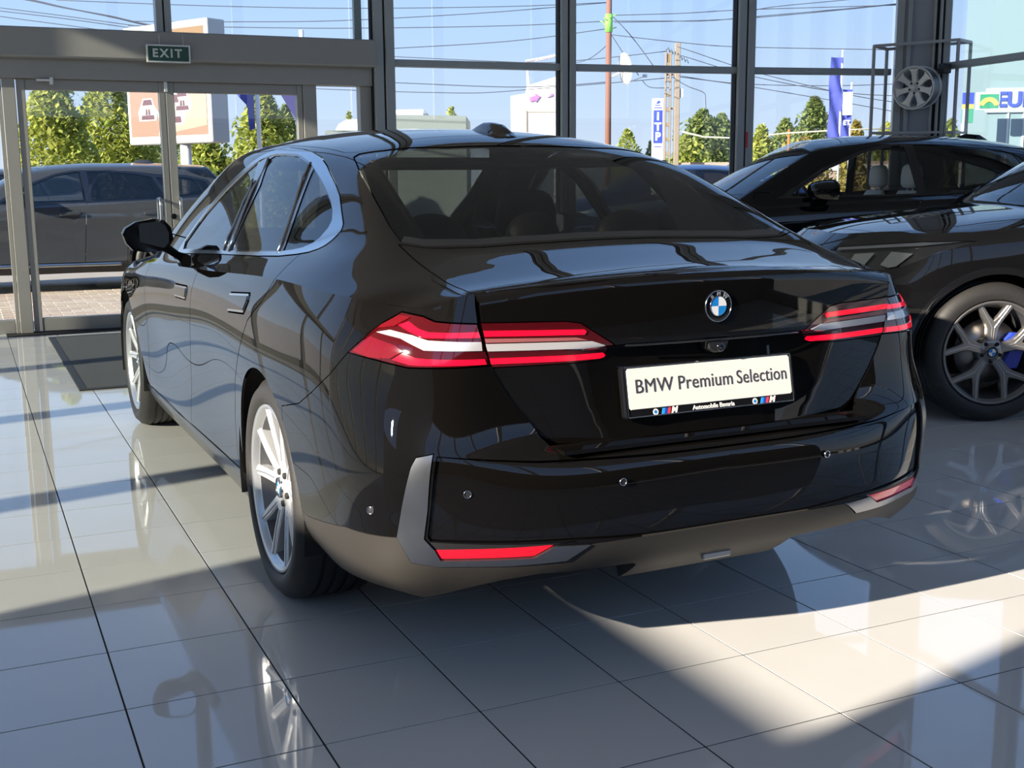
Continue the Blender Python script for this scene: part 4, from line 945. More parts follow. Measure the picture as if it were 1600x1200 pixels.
rw=[(9.50,4.95),(9.36,3.45),(9.22,1.95),(9.10,.2),(9.0,-2.0),(8.95,-4.4),(8.95,-9.2)]
for k in range(6):
    seg(4+k,rw[k],rw[k+1],'glass bay %s of the right glazed wall'%('next to the corner column','second from the corner','third from the corner','fourth from the corner','fifth from the corner','farthest from the corner')[k],zs=(2.43,4.0))
    if k:mullion(5+k,rw[k],ang(rw[k-1],rw[k]),.14,'slim column %s of the right glazed wall'%('','one bay from the corner','two bays from the corner','three bays from the corner','four bays from the corner','five bays from the corner')[k])
# entrance: door wall runs at -3 degrees through (.628,6.654); local x along it, -y to the room
EN=(.628,6.654,0);EA=R(-3)
def ent(name,label,cat):return empty(name,label,cat,EN,EA,kind='structure')
h=ent('trim_20','grey header box above the glass entrance doors','header')
MB().bbox((-6.6,-.26,2.355),(3.14,.10,2.60),.012).build('header_box',mat('header_grey',(.30,.29,.27),rough=.5),h)
MB().bbox((-6.6,-.12,2.19),(3.14,.06,2.36),.004).build('head_rail',alu,h)
up=ent('window_20','glazing above the entrance header','window')
for a,b in ((-4.0,-1.45),(-1.45,1.25),(1.25,3.14)):MB().box((a+.04,-.006,2.6),(b-.04,.006,6.6)).build('pane',pane_m,up)
for x in (-4.0,-1.45,1.25):
    MB().bbox((x-.065,-.14,2.60),(x-.006,.06,6.6),.006).build('column_half',alu2,up);MB().bbox((x+.006,-.14,2.60),(x+.065,.06,6.6),.006).build('column_half',alu2,up);MB().box((x-.007,-.12,2.6),(x+.007,.04,6.6)).build('column_joint',black,up)
MB().bbox((2.99,-.05,2.6),(3.06,.02,6.6),.004).build('glass_edge_strip',mat('green_glass_edge',(.20,.26,.23),rough=.3),up)  # green tinted edge of the glass beside the column
lf=ent('window_21','fixed glass left of the entrance doors','window')
MB().bbox((-.11,-.07,0),(-.004,.07,2.2),.004).build('post',alu,lf);MB().bbox((-.145,-.05,0),(-.114,.05,2.2),.003).build('post_strip',alu,lf)
MB().box((-6.5,-.006,.12),(-.15,.006,2.2)).build('pane',pane_m,lf);MB().bbox((-6.5,-.04,0),(-.15,.04,.12),.004).build('bottom_rail',alu,lf)
for x in (-1.7,-3.3,-4.9):MB().bbox((x-.05,-.07,0),(x+.05,.07,2.2),.004).build('post',alu,lf)
sl=ent('window_22','narrow glass sidelight right of the entrance doors','window')
MB().bbox((2.475,-.07,0),(2.60,.07,2.2),.004).build('post',alu,sl);MB().bbox((3.02,-.07,0),(3.14,.07,2.2),.004).build('post',alu,sl)
MB().box((2.59,-.006,.12),(3.03,.006,2.2)).build('pane',pane_m,sl);MB().bbox((2.6,-.05,0),(3.02,.05,.13),.004).build('bottom_rail',alu,sl)
def door(n,a,b,left,label):
    e=ent('door_%d'%n,label,'door');w=.075
    MB().bbox((a+.004,-.055,.01),(a+w,.045,2.19),.004).build('stile',alu,e);MB().bbox((b-w+.02,-.055,.01),(b-.004,.045,2.19),.004).build('stile',alu,e)
    MB().bbox((a+w,-.05,2.10),(b-w+.02,.04,2.19),.004).build('top_rail',alu,e);MB().bbox((a+w,-.05,.01),(b-w+.02,.04,.125),.004).build('bottom_rail',alu,e)
    MB().box((a+w-.01,-.006,.12),(b-w+.03,.006,2.11)).build('pane',pane_m,e)
    x=b-.10 if left else a+.075
    st=mat('brushed_steel',(.62,.61,.58),rough=.25,metal=1)
    for yy in (-.115,.105):
        z0,z1=.70,1.16;s=1 if yy<0 else -1
        pts=[(x,-.05*s,z0),(x,yy*.8,z0),(x,yy,z0+.04)]+[(x,yy,z) for z in np.linspace(z0+.06,z1-.06,4)]+[(x,yy,z1-.04),(x,yy*.8,z1),(x,-.05*s,z1)]
        MB().tube(pts,.014,10).build('pull_handle',st,e,True)
    if left:
        MB().bbox((.10,-.11,2.20),(.31,-.05,2.255),.006).build('door_closer',mat('closer_grey',(.16,.155,.15),rough=.4),e)
        MB().bbox((.17,-.15,2.165),(.30,-.11,2.185),.004).bbox((.275,-.155,2.14),(.305,-.10,2.20),.004).build('closer_arm',mat('closer_silver',(.72,.70,.66),rough=.35,metal=.4),e)
    else:
        MB().lathe([(-.075,.0),(-.078,.022),(-.055,.026)],20,'y',(x-.06,0,1.0)).build('lock_cylinder',black,e)
        MB().bbox((a-.01,-.08,2.10),(a+.02,-.055,2.27),.003).build('door_stop',mat('closer_silver'),e)
    return e
door(1,0,1.235,True,'left glass entrance leaf with a closer on top');door(2,1.235,2.475,False,'right glass entrance leaf with a round lock')
ex=empty('exit_sign','green exit sign with white letters hanging from the grey header','sign',(EN[0]+1.24*math.cos(EA),EN[1]+1.24*math.sin(EA)-.30,2.408),EA)
MB().bbox((-.186,-.012,-.076),(.186,.012,.076),.004).build('sign_frame',mat('sign_white',(.72,.72,.70),rough=.4),ex)
MB().bbox((-.172,-.0135,-.063),(.172,.0,.063),.002).build('sign_panel',mat('sign_green',(.008,.055,.032),rough=.35),ex)
V,F=text_geo('EXIT',.098,.0008,1.32,.003);MB().add([(x-.012,-.0142-z,y) for x,y,z in V],F).build('sign_letters',mat('sign_letter_white',(.62,.66,.60),rough=.5),ex)
for x in (-.07,.13):MB().tube([(x,.0,.075),(x,.02,.16)],.002,5).build('suspension_wire',mat('sign_white'),ex)
mt=empty('entrance_mat','dark grey rectangular entrance mat on the tiles inside the doors','mat',(1.95,4.72,0),0)
MB().bbox((-1.20,-1.40,.0),(1.20,1.40,.008),.003).build('mat_pile',mat('mat_grey',(.085,.088,.085),rough=.95,bump=(400,.5)),mt)
for a,b in (((-1.24,-1.44,0),(1.24,-1.39,.01)),((-1.24,1.39,0),(1.24,1.44,.01)),((-1.24,-1.39,0),(-1.19,1.39,.01)),((1.19,-1.39,0),(1.24,1.39,.01))):MB().bbox(a,b,.003).build('mat_border',mat('mat_rubber',(.03,.03,.03),rough=.7),mt)
# ------------------------------------------------------------------ outside ground
gm=mat('paving_pale',(.42,.36,.30),rough=.85,var=(1.2,(.36,.31,.26),.3))
gp=MB().add([(-60,6.9,GZ-.012),(140,-20,GZ-.012),(140,160,GZ-.012),(-60,160,GZ-.012)],[(0,1,2,3)]).box((-6.4,6.78,GZ-.01),(4.0,6.95,-.02)).build('pavement',gm)
struct(gp,'pale paved yard outside the showroom','pavement')
MB().add([(-60,-60,GZ-.02),(-6.3,-60,GZ-.02),(-6.3,8,GZ-.02),(-60,8,GZ-.02)],[(0,1,2,3)]).add([(9.7,-60,GZ-.02),(140,-60,GZ-.02),(140,-15,GZ-.02),(9.7,6,GZ-.02)],[(0,1,2,3)]).build('yard',gm,gp)
bm=[mat('paver_sand',(.47,.38,.30),rough=.85,bump=(40,.3)),mat('paver_rose',(.42,.33,.27),rough=.85,bump=(40,.3)),mat('paver_buff',(.50,.42,.34),rough=.85,bump=(40,.3))]
pm=[]
for m in bm:
    o=MB().bbox((-.118,-.068,-.06),(.118,.068,0),.006).build('paver',m,gp);pm.append(o)
k=0
for j in range(42):
    for i in range(7):
        x=.55+.24*i+(.12 if j%2 else 0);y=7.15+.14*j
        o=pm[k] if k<3 else pm[rng.randrange(3)].copy()
        if k>=3:COL.objects.link(o)
        o.location=(x,y,GZ+rng.uniform(-.002,.002));k+=1
# ------------------------------------------------------------------ plants and yard
def leaf_mat(name,c1,c2):
    if name in MATS:return MATS[name]
    m=bpy.data.materials.new(name);m.use_nodes=True;MATS[name]=m;n=m.node_tree;n.nodes.clear()
    g=n.nodes.new('ShaderNodeNewGeometry');r=n.nodes.new('ShaderNodeValToRGB');r.color_ramp.elements[0].color=(*c1,1);r.color_ramp.elements[1].color=(*c2,1)
    d=n.nodes.new('ShaderNodeBsdfDiffuse');t=n.nodes.new('ShaderNodeBsdfTranslucent');x=n.nodes.new('ShaderNodeMixShader');x.inputs[0].default_value=.35;o=n.nodes.new('ShaderNodeOutputMaterial')
    n.links.new(g.outputs['Random Per Island'],r.inputs[0]);n.links.new(r.outputs[0],d.inputs[0]);n.links.new(r.outputs[0],t.inputs[0]);n.links.new(d.outputs[0],x.inputs[1]);n.links.new(t.outputs[0],x.inputs[2]);n.links.new(x.outputs[0],o.inputs[0])
    return m
bright=leaf_mat('bright_foliage',(.22,.29,.05),(.56,.56,.15));deep=leaf_mat('deep_foliage',(.14,.20,.07),(.33,.38,.14));autumn=leaf_mat('autumn_foliage',(.28,.22,.05),(.48,.40,.12))
bark=mat('bark',(.16,.12,.09),rough=.9,bump=(20,.5))
crown=lambda t:min(1,(max(0,1.02-t)/.55)**.75)*min(1,.72+t)
def tree(u,v,d,wpx,lm,label,seed,n=2600,leaf=.075,shape=.75,group='trees and shrubs outside',name='tree',cat='tree'):
    """crown top at the ray (u,v) at distance d, crown about wpx wide"""
    top=at(u,v,d);g=random.Random(seed);hh=top[2]-GZ;rx=wpx/2*d/1818.9
    e=empty(name,label,cat,(top[0],top[1],GZ),0,group=group)
    MB().tube([(0,0,-.05),(.03,.02,hh*.4),(0,.04,hh*.85)],[.07*hh/4,.05*hh/4,.015],8).build('trunk',bark,e,True)
    n=int(n*1.9);leaf*=1.12
    V=[];F=[]
    lobes=[(g.gauss(0,.35)*rx,g.gauss(0,.35)*rx,hh*g.uniform(.18,.80),rx*g.uniform(.35,.62)) for _ in range(16)]
    for k in range(n):
        if k%3:
            t=g.random()**.9;z=hh*(.03+.97*t);rr=rx*crown(t)*math.sqrt(g.uniform(.3,1));a=g.random()*6.283;c=(rr*math.cos(a),rr*math.sin(a),z)
        else:
            l=g.choice(lobes);a=g.random()*6.283;q=g.uniform(-1,1);s=math.sqrt(1-q*q);lim=rx*max(.15,crown(l[2]/hh));w=min(l[3],lim);c=(l[0]*.8+w*s*math.cos(a),l[1]*.8+w*s*math.sin(a),min(l[2]+w*q,hh))
        s=leaf*g.uniform(.6,1.4);a=g.random()*6.283;b=g.uniform(-1.1,1.1);ux,uy,uz=math.cos(a)*math.cos(b),math.sin(a)*math.cos(b),math.sin(b)
        vx,vy,vz=-math.sin(a),math.cos(a),g.uniform(-.6,.6);o=len(V)
        V+=[(c[0]-ux*s,c[1]-uy*s,c[2]-uz*s),(c[0]+vx*s*.5,c[1]+vy*s*.5,c[2]+vz*s*.5),(c[0]+ux*s,c[1]+uy*s,c[2]+uz*s),(c[0]-vx*s*.5,c[1]-vy*s*.5,c[2]-vz*s*.5)];F.append((o,o+1,o+2,o+3))
    tag(mesh_obj('foliage',V,F,lm,e),kind='stuff')
    return e
tree(75,108,27,140,bright,'tall loose bright green tree at the left edge of the left door leaf',1,3600)
tree(165,108,30,150,bright,'broad sunlit green tree just left of the billboard',2,4600)
tree(235,150,34,170,deep,'darker green tree behind the billboard',3,3000)
tree(318,205,24,120,bright,'low bright bush right below the billboard',4,2400,name='bush',cat='bush')
tree(408,128,27,115,bright,'narrow pointed green tree behind the flagpole',5,2800)
tree(446,165,29,70,deep,'small dark green tree at the right door stile',6,1600)
tree(545,176,40,36,bright,'tiny treetop above the white canopy in the sidelight',7,500,.09)
tree(705,166,42,50,bright,'small treetop above the grey flat building',8,500,.09)
tree(980,202,52,66,bright,'small green tree right of the wooden pole',9,900,.09)
tree(1018,222,43,40,deep,'low shrub at the foot of the blue pylon sign',10,600,.09,name='bush',cat='bush')
tree(1098,172,40,112,deep,'tall twin topped green tree right of the concrete pole',11,2600,.10)
tree(1128,178,47,80,deep,'green tree touching the column with the red sticker',12,1800,.10)
tree(1072,212,37.5,70,bright,'bushy green shrub below the concrete pole',13,1400,.09,name='bush',cat='bush')
tree(1190,198,27,66,bright,'pale green tree right of the column with the red sticker',14,1400,.09)
tree(1228,186,45,80,deep,'dark poplar left of the orange post',15,1700,.09)
tree(1274,152,42,95,deep,'tallest dark poplar left of the blue banners',16,2400,.10)
tree(1258,214,31.5,110,autumn,'yellowing shrub at the foot of the poplars',17,1500,.08,name='bush',cat='bush')
tree(1338,190,30,60,autumn,'thin yellow shrub right of the blue banners',18,900,.08,name='bush',cat='bush')
tree(1385,192,36,80,bright,'light green tree left of the corner column',19,1000,.08)
tree(1487,188,24,62,deep,'green tree seen past the hanging wheel to the right',20,1300,.07)
tree(1522,165,26,44,deep,'slim green tree beside the pale building',21,900,.07)
# ------------------------------------------------------------------ billboard
bb=at(272,165,21);bw=empty('billboard','big white roadside billboard with a picture of three white cars','billboard',(bb[0],bb[1],GZ),FACE-R(36))
Wb,z0,z1=1.17,1.86-GZ+.14,4.02-GZ+.08
MB().bbox((-Wb,-.14,z0),(Wb,.26,z1),.02).build('billboard_box',mat('billboard_white',(.42,.42,.43),rough=.5),bw)
MB().tube([(.20,.05,0),(.20,.05,z0)],.10,16).build('post',mat('post_white',(.7,.7,.72),rough=.5),bw,True)
fr=lambda u,v,h:(u,-.14-h,v)
MB().prism([(-Wb+.09,z0+.14),(Wb-.10,z0+.14),(Wb-.10,z1-.12),(-Wb+.09,z1-.12)],0,.004,fr).build('poster_road',mat('poster_peach',(.22,.13,.095),rough=.6),bw)
MB().prism([(-.3,z0+.15),(Wb-.11,z0+.3),(Wb-.11,z0+1.0),(.4,z0+1.15),(-.05,z0+.7)],0,.006,fr).build('poster_light',mat('poster_cream',(.30,.235,.18),rough=.6),bw)
MB().prism([(-Wb+.10,z0+1.25),(-.55,z0+1.45),(-.1,z0+1.42),(-.3,z1-.13),(-Wb+.10,z1-.13)],0,.006,fr).build('poster_hill',mat('poster_mauve',(.19,.11,.135),rough=.6),bw)
MB().prism([(-.1,z0+1.4),(.4,z0+1.25),(Wb-.11,z0+.95),(Wb-.11,z1-.13),(-.3,z1-.13)],0,.006,fr).build('poster_field',mat('poster_ochre',(.18,.10,.035),rough=.6),bw)
pw,pk=mat('poster_car_white',(.36,.36,.36),rough=.5),mat('poster_car_shade',(.08,.03,.045),rough=.5)
for cx,cz,s in ((-.56,z0+.60,.26),(.12,z0+.58,.36),(.42,z0+.72,.24)):
    MB().prism([(cx-s,cz-.7*s),(cx+s*.9,cz-.7*s),(cx+s*1.1,cz-.1*s),(cx+.75*s,cz+.35*s),(cx+.5*s,cz+.85*s),(cx-.5*s,cz+.85*s),(cx-.8*s,cz+.35*s),(cx-1.1*s,cz-.1*s)],.004,.009,fr).build('poster_car',pw,bw)
    MB().prism([(cx-.6*s,cz+.38*s),(cx+.55*s,cz+.38*s),(cx+.40*s,cz+.75*s),(cx-.42*s,cz+.75*s)],.009,.011,fr).prism([(cx-.75*s,cz-.6*s),(cx+.7*s,cz-.6*s),(cx+.65*s,cz-.3*s),(cx-.7*s,cz-.3*s)],.009,.011,fr).prism([(cx-.28*s,cz-.28*s),(cx-.04*s,cz-.28*s),(cx-.04*s,cz+.1*s),(cx-.22*s,cz+.1*s)],.009,.011,fr).prism([(cx+.04*s,cz-.28*s),(cx+.28*s,cz-.28*s),(cx+.22*s,cz+.1*s),(cx+.04*s,cz+.1*s)],.009,.011,fr).build('poster_car_shade',pk,bw)
# ------------------------------------------------------------------ flags and poles
def flag(u,v0,v1,d,wpx,m,label,text=None,pole=1):
    b=at(u,v1,d);t=at(u,v0,d);w=wpx*d/1818.9;e=empty('banner_flag',label,'flag',(b[0],b[1],GZ),FACE)
    z0,z1=b[2]-GZ,t[2]-GZ
    MB().tube([(w*.5*pole,.02,0),(w*.5*pole,.02,z1+.15)],.022,8).build('flagpole',mat('pole_grey',(.55,.55,.55),rough=.4),e,True)
    V=[];F=[];n=14
    for i in range(n+1):
        for j in range(7):V.append((-w/2+w*j/6,.05*math.sin(i*.8+j*.9),z0+(z1-z0)*i/n))
    F=[(i*7+j,i*7+j+1,(i+1)*7+j+1,(i+1)*7+j) for i in range(n) for j in range(6)]
    mesh_obj('flag_cloth',V,F,m,e,True)
    if text:
        tV,tF=text_geo(text[0],text[1],.001,1,.004);MB().add([(x,-.075-zz,y+text[2]*(z1-z0)+z0) for x,y,zz in tV],tF).build('flag_lettering',C_['white'],e)
    return e
C_=m_common()
blue=mat('flag_blue',(.045,.06,.36),rough=.7);lil=mat('flag_violet',(.42,.30,.66),rough=.7);pale=mat('flag_white',(.82,.82,.86),rough=.7)
def tri_flag(u0,v0,pts,d,m,label,polex=None):
    b=at(u0,v0,d);e=empty('corner_flag',label,'flag',(b[0],b[1],GZ),FACE);k=d/1818.9;hz=b[2]-GZ
    pl=[((x-u0)*k,hz-(y-v0)*k) for x,y in pts]
    MB().prism(pl,-.01,.01,lambda a,bb_,h:(a,h,bb_)).build('flag_cloth',m,e)
    x=(polex-u0)*k;MB().tube([(x,.03,0),(x,.03,hz+1.2)],.045,10).build('flagpole',mat('pole_white',(.70,.70,.70),rough=.4),e,True);return e
e=tri_flag(380,160,[(362,105),(396,105),(397,200),(388,203),(386,165),(372,150)],23,blue,'dark blue hanging flag on a white pole seen through the right door leaf',402)
tri_flag(440,150,[(424,105),(470,105),(470,200),(456,178),(440,150)],22,lil,'violet flag at the top right of the right door leaf',474)
flag(1302,92,224,24,19,blue,'long blue banner with white print left of the shorter one')
f2=flag(1320,141,224,25,15,blue,'shorter white and blue banner right of the long blue one',('ET',.14,.38))
MB().box((-.10,-.085,2.72),(.10,-.08,3.20)).build('flag_top_panel',pale,f2)
# poles
wp=at(950,220,30);pe_=empty('wooden_pole','reddish wooden utility pole with a green band and a satellite dish','pole',(wp[0],wp[1],GZ))
MB().tube([(0,0,-.1),(0,0,4),(.02,0,9.5)],[.085,.075,.065],12).build('pole_shaft',mat('red_brown_wood',(.22,.10,.07),rough=.85,bump=(30,.4)),pe_,True)
zz=lambda v:at(950,v,30)[2]-GZ
mb=MB();mb.tube([(0,0,zz(54)),(0,0,zz(27))],.10,10)
for k in range(7):a=k*.9;mb.tube([(0,0,zz(50-3*k)),(.22*math.cos(a),.22*math.sin(a),zz(46-3*k))],.014,5)
mb.build('green_wrap',mat('lime_green',(.22,.62,.08),rough=.6),pe_,True)
dm=mat('dish_white',(.80,.80,.80),rough=.4);dk=30/1818.9
o=MB().lathe([(.02,.0),(.035,.22),(.08,.40),(.085,.40),(.045,.22),(.03,.0)],32,'y',(0,0,0)).build('satellite_dish',dm,pe_,True);o.location=(21*dk*.9,-21*dk*.42,zz(110));o.rotation_euler=(R(8),0,R(-95))
MB().tube([(.0,0,zz(122)),(.12,-.06,zz(120)),(.33,-.15,zz(112))],.03,8).build('dish_bracket',dm,pe_,True)
MB().tube([(.42,-.20,zz(131)),(.85,-.40,zz(121))],.016,6).bbox((.80,-.43,zz(123)),(.90,-.34,zz(118)),.01).build('dish_arm',dm,pe_,True)
cp=at(1049,250,34);ce_=empty('concrete_pole','pale double concrete utility pole with pierced left shaft','pole',(cp[0],cp[1],GZ),FACE);ck=34/1818.9
cm=mat('weathered_concrete',(.27,.22,.175),rough=.9,bump=(15,.5));zc=lambda v:at(1049,v,34)[2]-GZ
mb=MB();xl=-7*ck
for x in (xl-.07,xl+.07):mb.bbox((x-.022,-.07,-.1),(x+.022,.07,zc(84)),.008)
for k in range(12):z=.4+k*.42;mb.bbox((xl-.05,-.06,z),(xl+.05,.06,z+.10),.006) if z<zc(84)-.12 else None
mb.build('pierced_shaft',cm,ce_)
MB().bbox((7*ck-.075,-.09,-.1),(7*ck+.075,.09,zc(71)),.012).build('solid_shaft',cm,ce_)
MB().bbox((-.18,-.03,zc(120)),(.20,.03,zc(117)),.005).build('pole_bracket',mat('rust_steel',(.25,.16,.11),rough=.8),ce_)
MB().bbox((-.18,-.03,zc(172)),(.20,.03,zc(169)),.005).build('pole_bracket',mat('rust_steel'),ce_)
MB().bbox((.22,-.05,zc(154)),(.31,.05,zc(140)),.008).build('junction_box',mat('post_white'),ce_)
MB().bbox((xl-.03,-.03,zc(100)),(xl+.03,.03,zc(87)),.005).build('wood_block',mat('ochre_wood',(.45,.25,.10),rough=.8),ce_)
mb=MB()
for i in range(7):
    a=(-.2+.09*i);mb.tube([(a,-.06,zc(82+i*3)),(a+.05,-.10,zc(78+i*3)),(a+.10,-.06,zc(84+i*3))],.014,6)
mb.build('insulators',mat('insulator_dark',(.07,.06,.06),rough=.4),ce_,True)
op=at(1231,262,30);o=MB().tube([(0,0,0),(0,0,at(1231,203,30)[2]-GZ)],.035,8).build('orange_post',mat('orange_rust',(.48,.15,.05),rough=.8),None,True,(op[0],op[1],GZ));tag(o,'thin orange post in front of the dark poplars','post')
# pylon sign with the letters I T P
ip=at(1027,245,33);ie=empty('pylon_sign','tall narrow white and blue sign with white letters','sign',(ip[0],ip[1],GZ),FACE);ik=33/1818.9;iz=lambda v:at(1027,v,33)[2]-GZ
MB().bbox((-9*ik,-.04,0),(9*ik,.04,iz(155)),.01).build('sign_board',mat('pylon_white',(.82,.82,.84),rough=.5),ie)
MB().bbox((-7*ik,-.05,iz(224)),(7*ik,-.03,iz(173)),.004).build('sign_panel',mat('pylon_blue',(.04,.07,.42),rough=.5),ie)
mb=MB()
for ch,v in (('I',183),('T',199),('P',214)):
    V,F=text_geo(ch,.30,.004,1,.012);mb.add([(x,-.054-z,y+iz(v)) for x,y,z in V],F)
mb.build('sign_letters',mat('pylon_white'),ie)
for a_,b_,c_,d_ in ((-5,166,3,164.5),(-6,170,6,168.5),(-6,230,6,228.5)):MB().box((a_*ik,-.046,iz(b_)),(c_*ik,-.04,iz(d_))).build('sign_print',mat('pylon_blue'),ie)
mb=MB();mb.prism([(-.06,iz(163)),(.0,iz(158)),(.08,iz(160)),(.02,iz(163))],-.046,-.04,lambda u,v,h:(u,h,v)).build('sign_print',mat('pylon_blue'),ie)
# ------------------------------------------------------------------ far buildings
def block(name,label,pts,d,depth,m,zb=GZ,cat='building'):
    c=at(pts[0][0],pts[0][1],d);e=empty(name,label,cat,(c[0],c[1],GZ),FACE);k=d/1818.9
    pl=[((x-pts[0][0])*k,max(0,c[2]-GZ-(y-pts[0][1])*k) if y<255 or len(pts)>9 else 0.0) for x,y in pts];x0=min(a for a,_ in pl);x1=max(a for a,_ in pl);return e,pl,k
wb_,pl,k=block('white_building','white building with a stepped top edge and a purple arrow',[(798,150),(823,146),(823,135),(880,118),(880,400),(798,400)],38,4,None)
MB().prism(pl,0,4,lambda u,v,h:(u,h,v)).build('wall',mat('bright_white_wall',(.86,.85,.82),rough=.7),wb_)
c0=at(798,150,38);ax=lambda x:(x-798)*k;az=lambda y:c0[2]-GZ-(y-150)*k
MB().prism([(ax(827),az(152)),(ax(836),az(150)),(ax(836),az(146)),(ax(844),az(151)),(ax(837),az(160)),(ax(837),az(157)),(ax(828),az(159))],-.05,-.005,lambda u,v,h:(u,h,v)).build('arrow',mat('arrow_purple',(.45,.16,.50),rough=.6),wb_)
MB().prism([(ax(855),az(153)),(ax(864),az(150)),(ax(862),az(146)),(ax(859),az(150))],-.05,-.005,lambda u,v,h:(u,h,v)).build('mark',mat('arrow_purple'),wb_)
MB().box((ax(823),-.03,az(175)),(ax(872),-.002,az(174))).box((ax(821),-.04,az(206)),(ax(823),-.002,az(172))).build('joint_line',mat('brown_line',(.45,.33,.22),rough=.8),wb_)
mb=MB()
for x in (825,828):mb.tube([(ax(x),.3,az(150)),(ax(824),.3,az(96))],.03,5)
for i in range(9):x=838+i*4;mb.tube([(ax(x),.3,az(97-i*.9)),(ax(x+5),.3,az(92-i*.9)),(ax(x+3),.3,az(96-i*.9))],.03,5)
mb.tube([(ax(822),.3,az(96)),(ax(872),.3,az(88))],.04,5);mb.build('roof_lattice',mat('lattice_grey',(.55,.50,.55),rough=.7),wb_)
gb,pl,k=block('grey_building','low flat grey green building with a rounded white tank on top',[(598,179),(728,182),(728,262),(598,262)],36,4,None)
MB().prism(pl,0,4,lambda u,v,h:(u,h,v)).build('wall',mat('grey_green_wall',(.20,.23,.22),rough=.7),gb)
MB().bbox((0,.3,pl[0][1]-.1),(68*k,1.5,pl[0][1]+.17),.12).build('white_tank',mat('bright_white_wall'),gb,'auto')
sb,pl,k=block('canopy','grey wall with a rounded white canopy seen through the sidelight',[(508,204),(566,204),(566,262),(508,262)],36,3,None,cat='canopy')
MB().prism(pl,0,2,lambda u,v,h:(u,h,v)).build('wall',mat('grey_green_wall'),sb)
MB().prism([(14*k,pl[0][1]),(20*k,pl[0][1]+10*k),(32*k,pl[0][1]+17*k),(60*k,pl[0][1]+18*k),(60*k,pl[0][1])],.2,1.5,lambda u,v,h:(u,h,v)).build('canopy_roof',mat('bright_white_wall'),sb)
lw,pl,k=block('boundary_wall','long low brown wall below the trees on the right',[(1062,254),(1405,254),(1405,300),(1062,300)],34,1,None,cat='wall')
MB().prism(pl,0,.3,lambda u,v,h:(u,h,v)).build('wall_body',mat('brown_wall',(.42,.30,.25),rough=.85),lw)
MB().prism([(a,b) for a,b in ((4*k,pl[0][1]-6*k),(340*k,pl[0][1]-5*k),(340*k,pl[0][1]-14*k),(4*k,pl[0][1]-15*k))],-.05,0,lambda u,v,h:(u,h,v)).build('pale_band',mat('pale_band',(.72,.70,.68),rough=.7),lw)
# pale building with sign beyond the right glass wall
rb=at(1536,300,21);re=empty('pale_building','pale cyan panelled building with blue lettering beyond the right glazing','building',(rb[0],rb[1],GZ),FACE-R(8));k=21/1818.9
rz=lambda v:at(1536,v,21)[2]-GZ
MB().box((0,0,0),(3.5,2,rz(-60))).build('wall',mat('pale_cyan_wall',(.20,.29,.32),rough=.4),re)
for x in (.33,.60,.70,1.1,1.6):MB().bbox((x,-.03,0),(x+.03,.01,rz(178)),.004).build('wall_post',mat('post_white'),re)
MB().bbox((-.06,-.05,rz(178)),(3.5,.0,rz(140)),.01).build('sign_band',mat('sign_band_white',(.34,.40,.45),rough=.4),re)
V,F=text_geo('EURO',.36,.01,1,.012);mn=min(a for a,_,_ in V);MB().add([(x-mn+.13,-.06-z,y+rz(159)) for x,y,z in V],F).build('sign_letters',mat('pylon_blue'),re)
fe=at(1507,165,20);fo=empty('logo_board','blue and yellow board with a green and white arc beside the pale building','sign',(fe[0],fe[1],GZ),FACE-R(8));k=20/1818.9;fz=lambda v:at(1507,v,20)[2]-GZ
MB().bbox((-3*k,0,fz(163)),(14*k,.04,fz(145)),.004).build('blue_panel',mat('pylon_blue'),fo);MB().bbox((-3*k,0,fz(170)),(14*k,.04,fz(163)),.004).build('yellow_panel',mat('board_yellow',(.75,.52,.12),rough=.5),fo);MB().bbox((-3*k,0,fz(192)),(14*k,.04,fz(170)),.004).build('green_panel',mat('board_green',(.03,.25,.14),rough=.5),fo)
MB().bbox((17*k,-.02,fz(172)),(52*k,.03,fz(145)),.004).build('white_panel',mat('pylon_white'),fo)
MB().prism([(20*k,fz(170)),(22*k,fz(170)),(22*k,fz(148)),(50*k,fz(148)),(50*k,fz(170)),(48*k,fz(170))],-.03,-.02,lambda u,v,h:(u,h,v)).build('green_panel',mat('board_green'),fo)
arc=[(36*k+r_*k*math.cos(a),fz(168)+r_*k*math.sin(a)) for r_,rg in ((15,np.linspace(.2,2.9,10)),(8,np.linspace(2.9,.2,10))) for a in rg];MB().prism(arc,-.04,-.03,lambda u,v,h:(u,h,v)).build('yellow_arc',mat('board_yellow'),fo)
MB().tube([(0,.02,0),(0,.02,fz(170))],.03,8).build('post',mat('post_white'),fo,True)
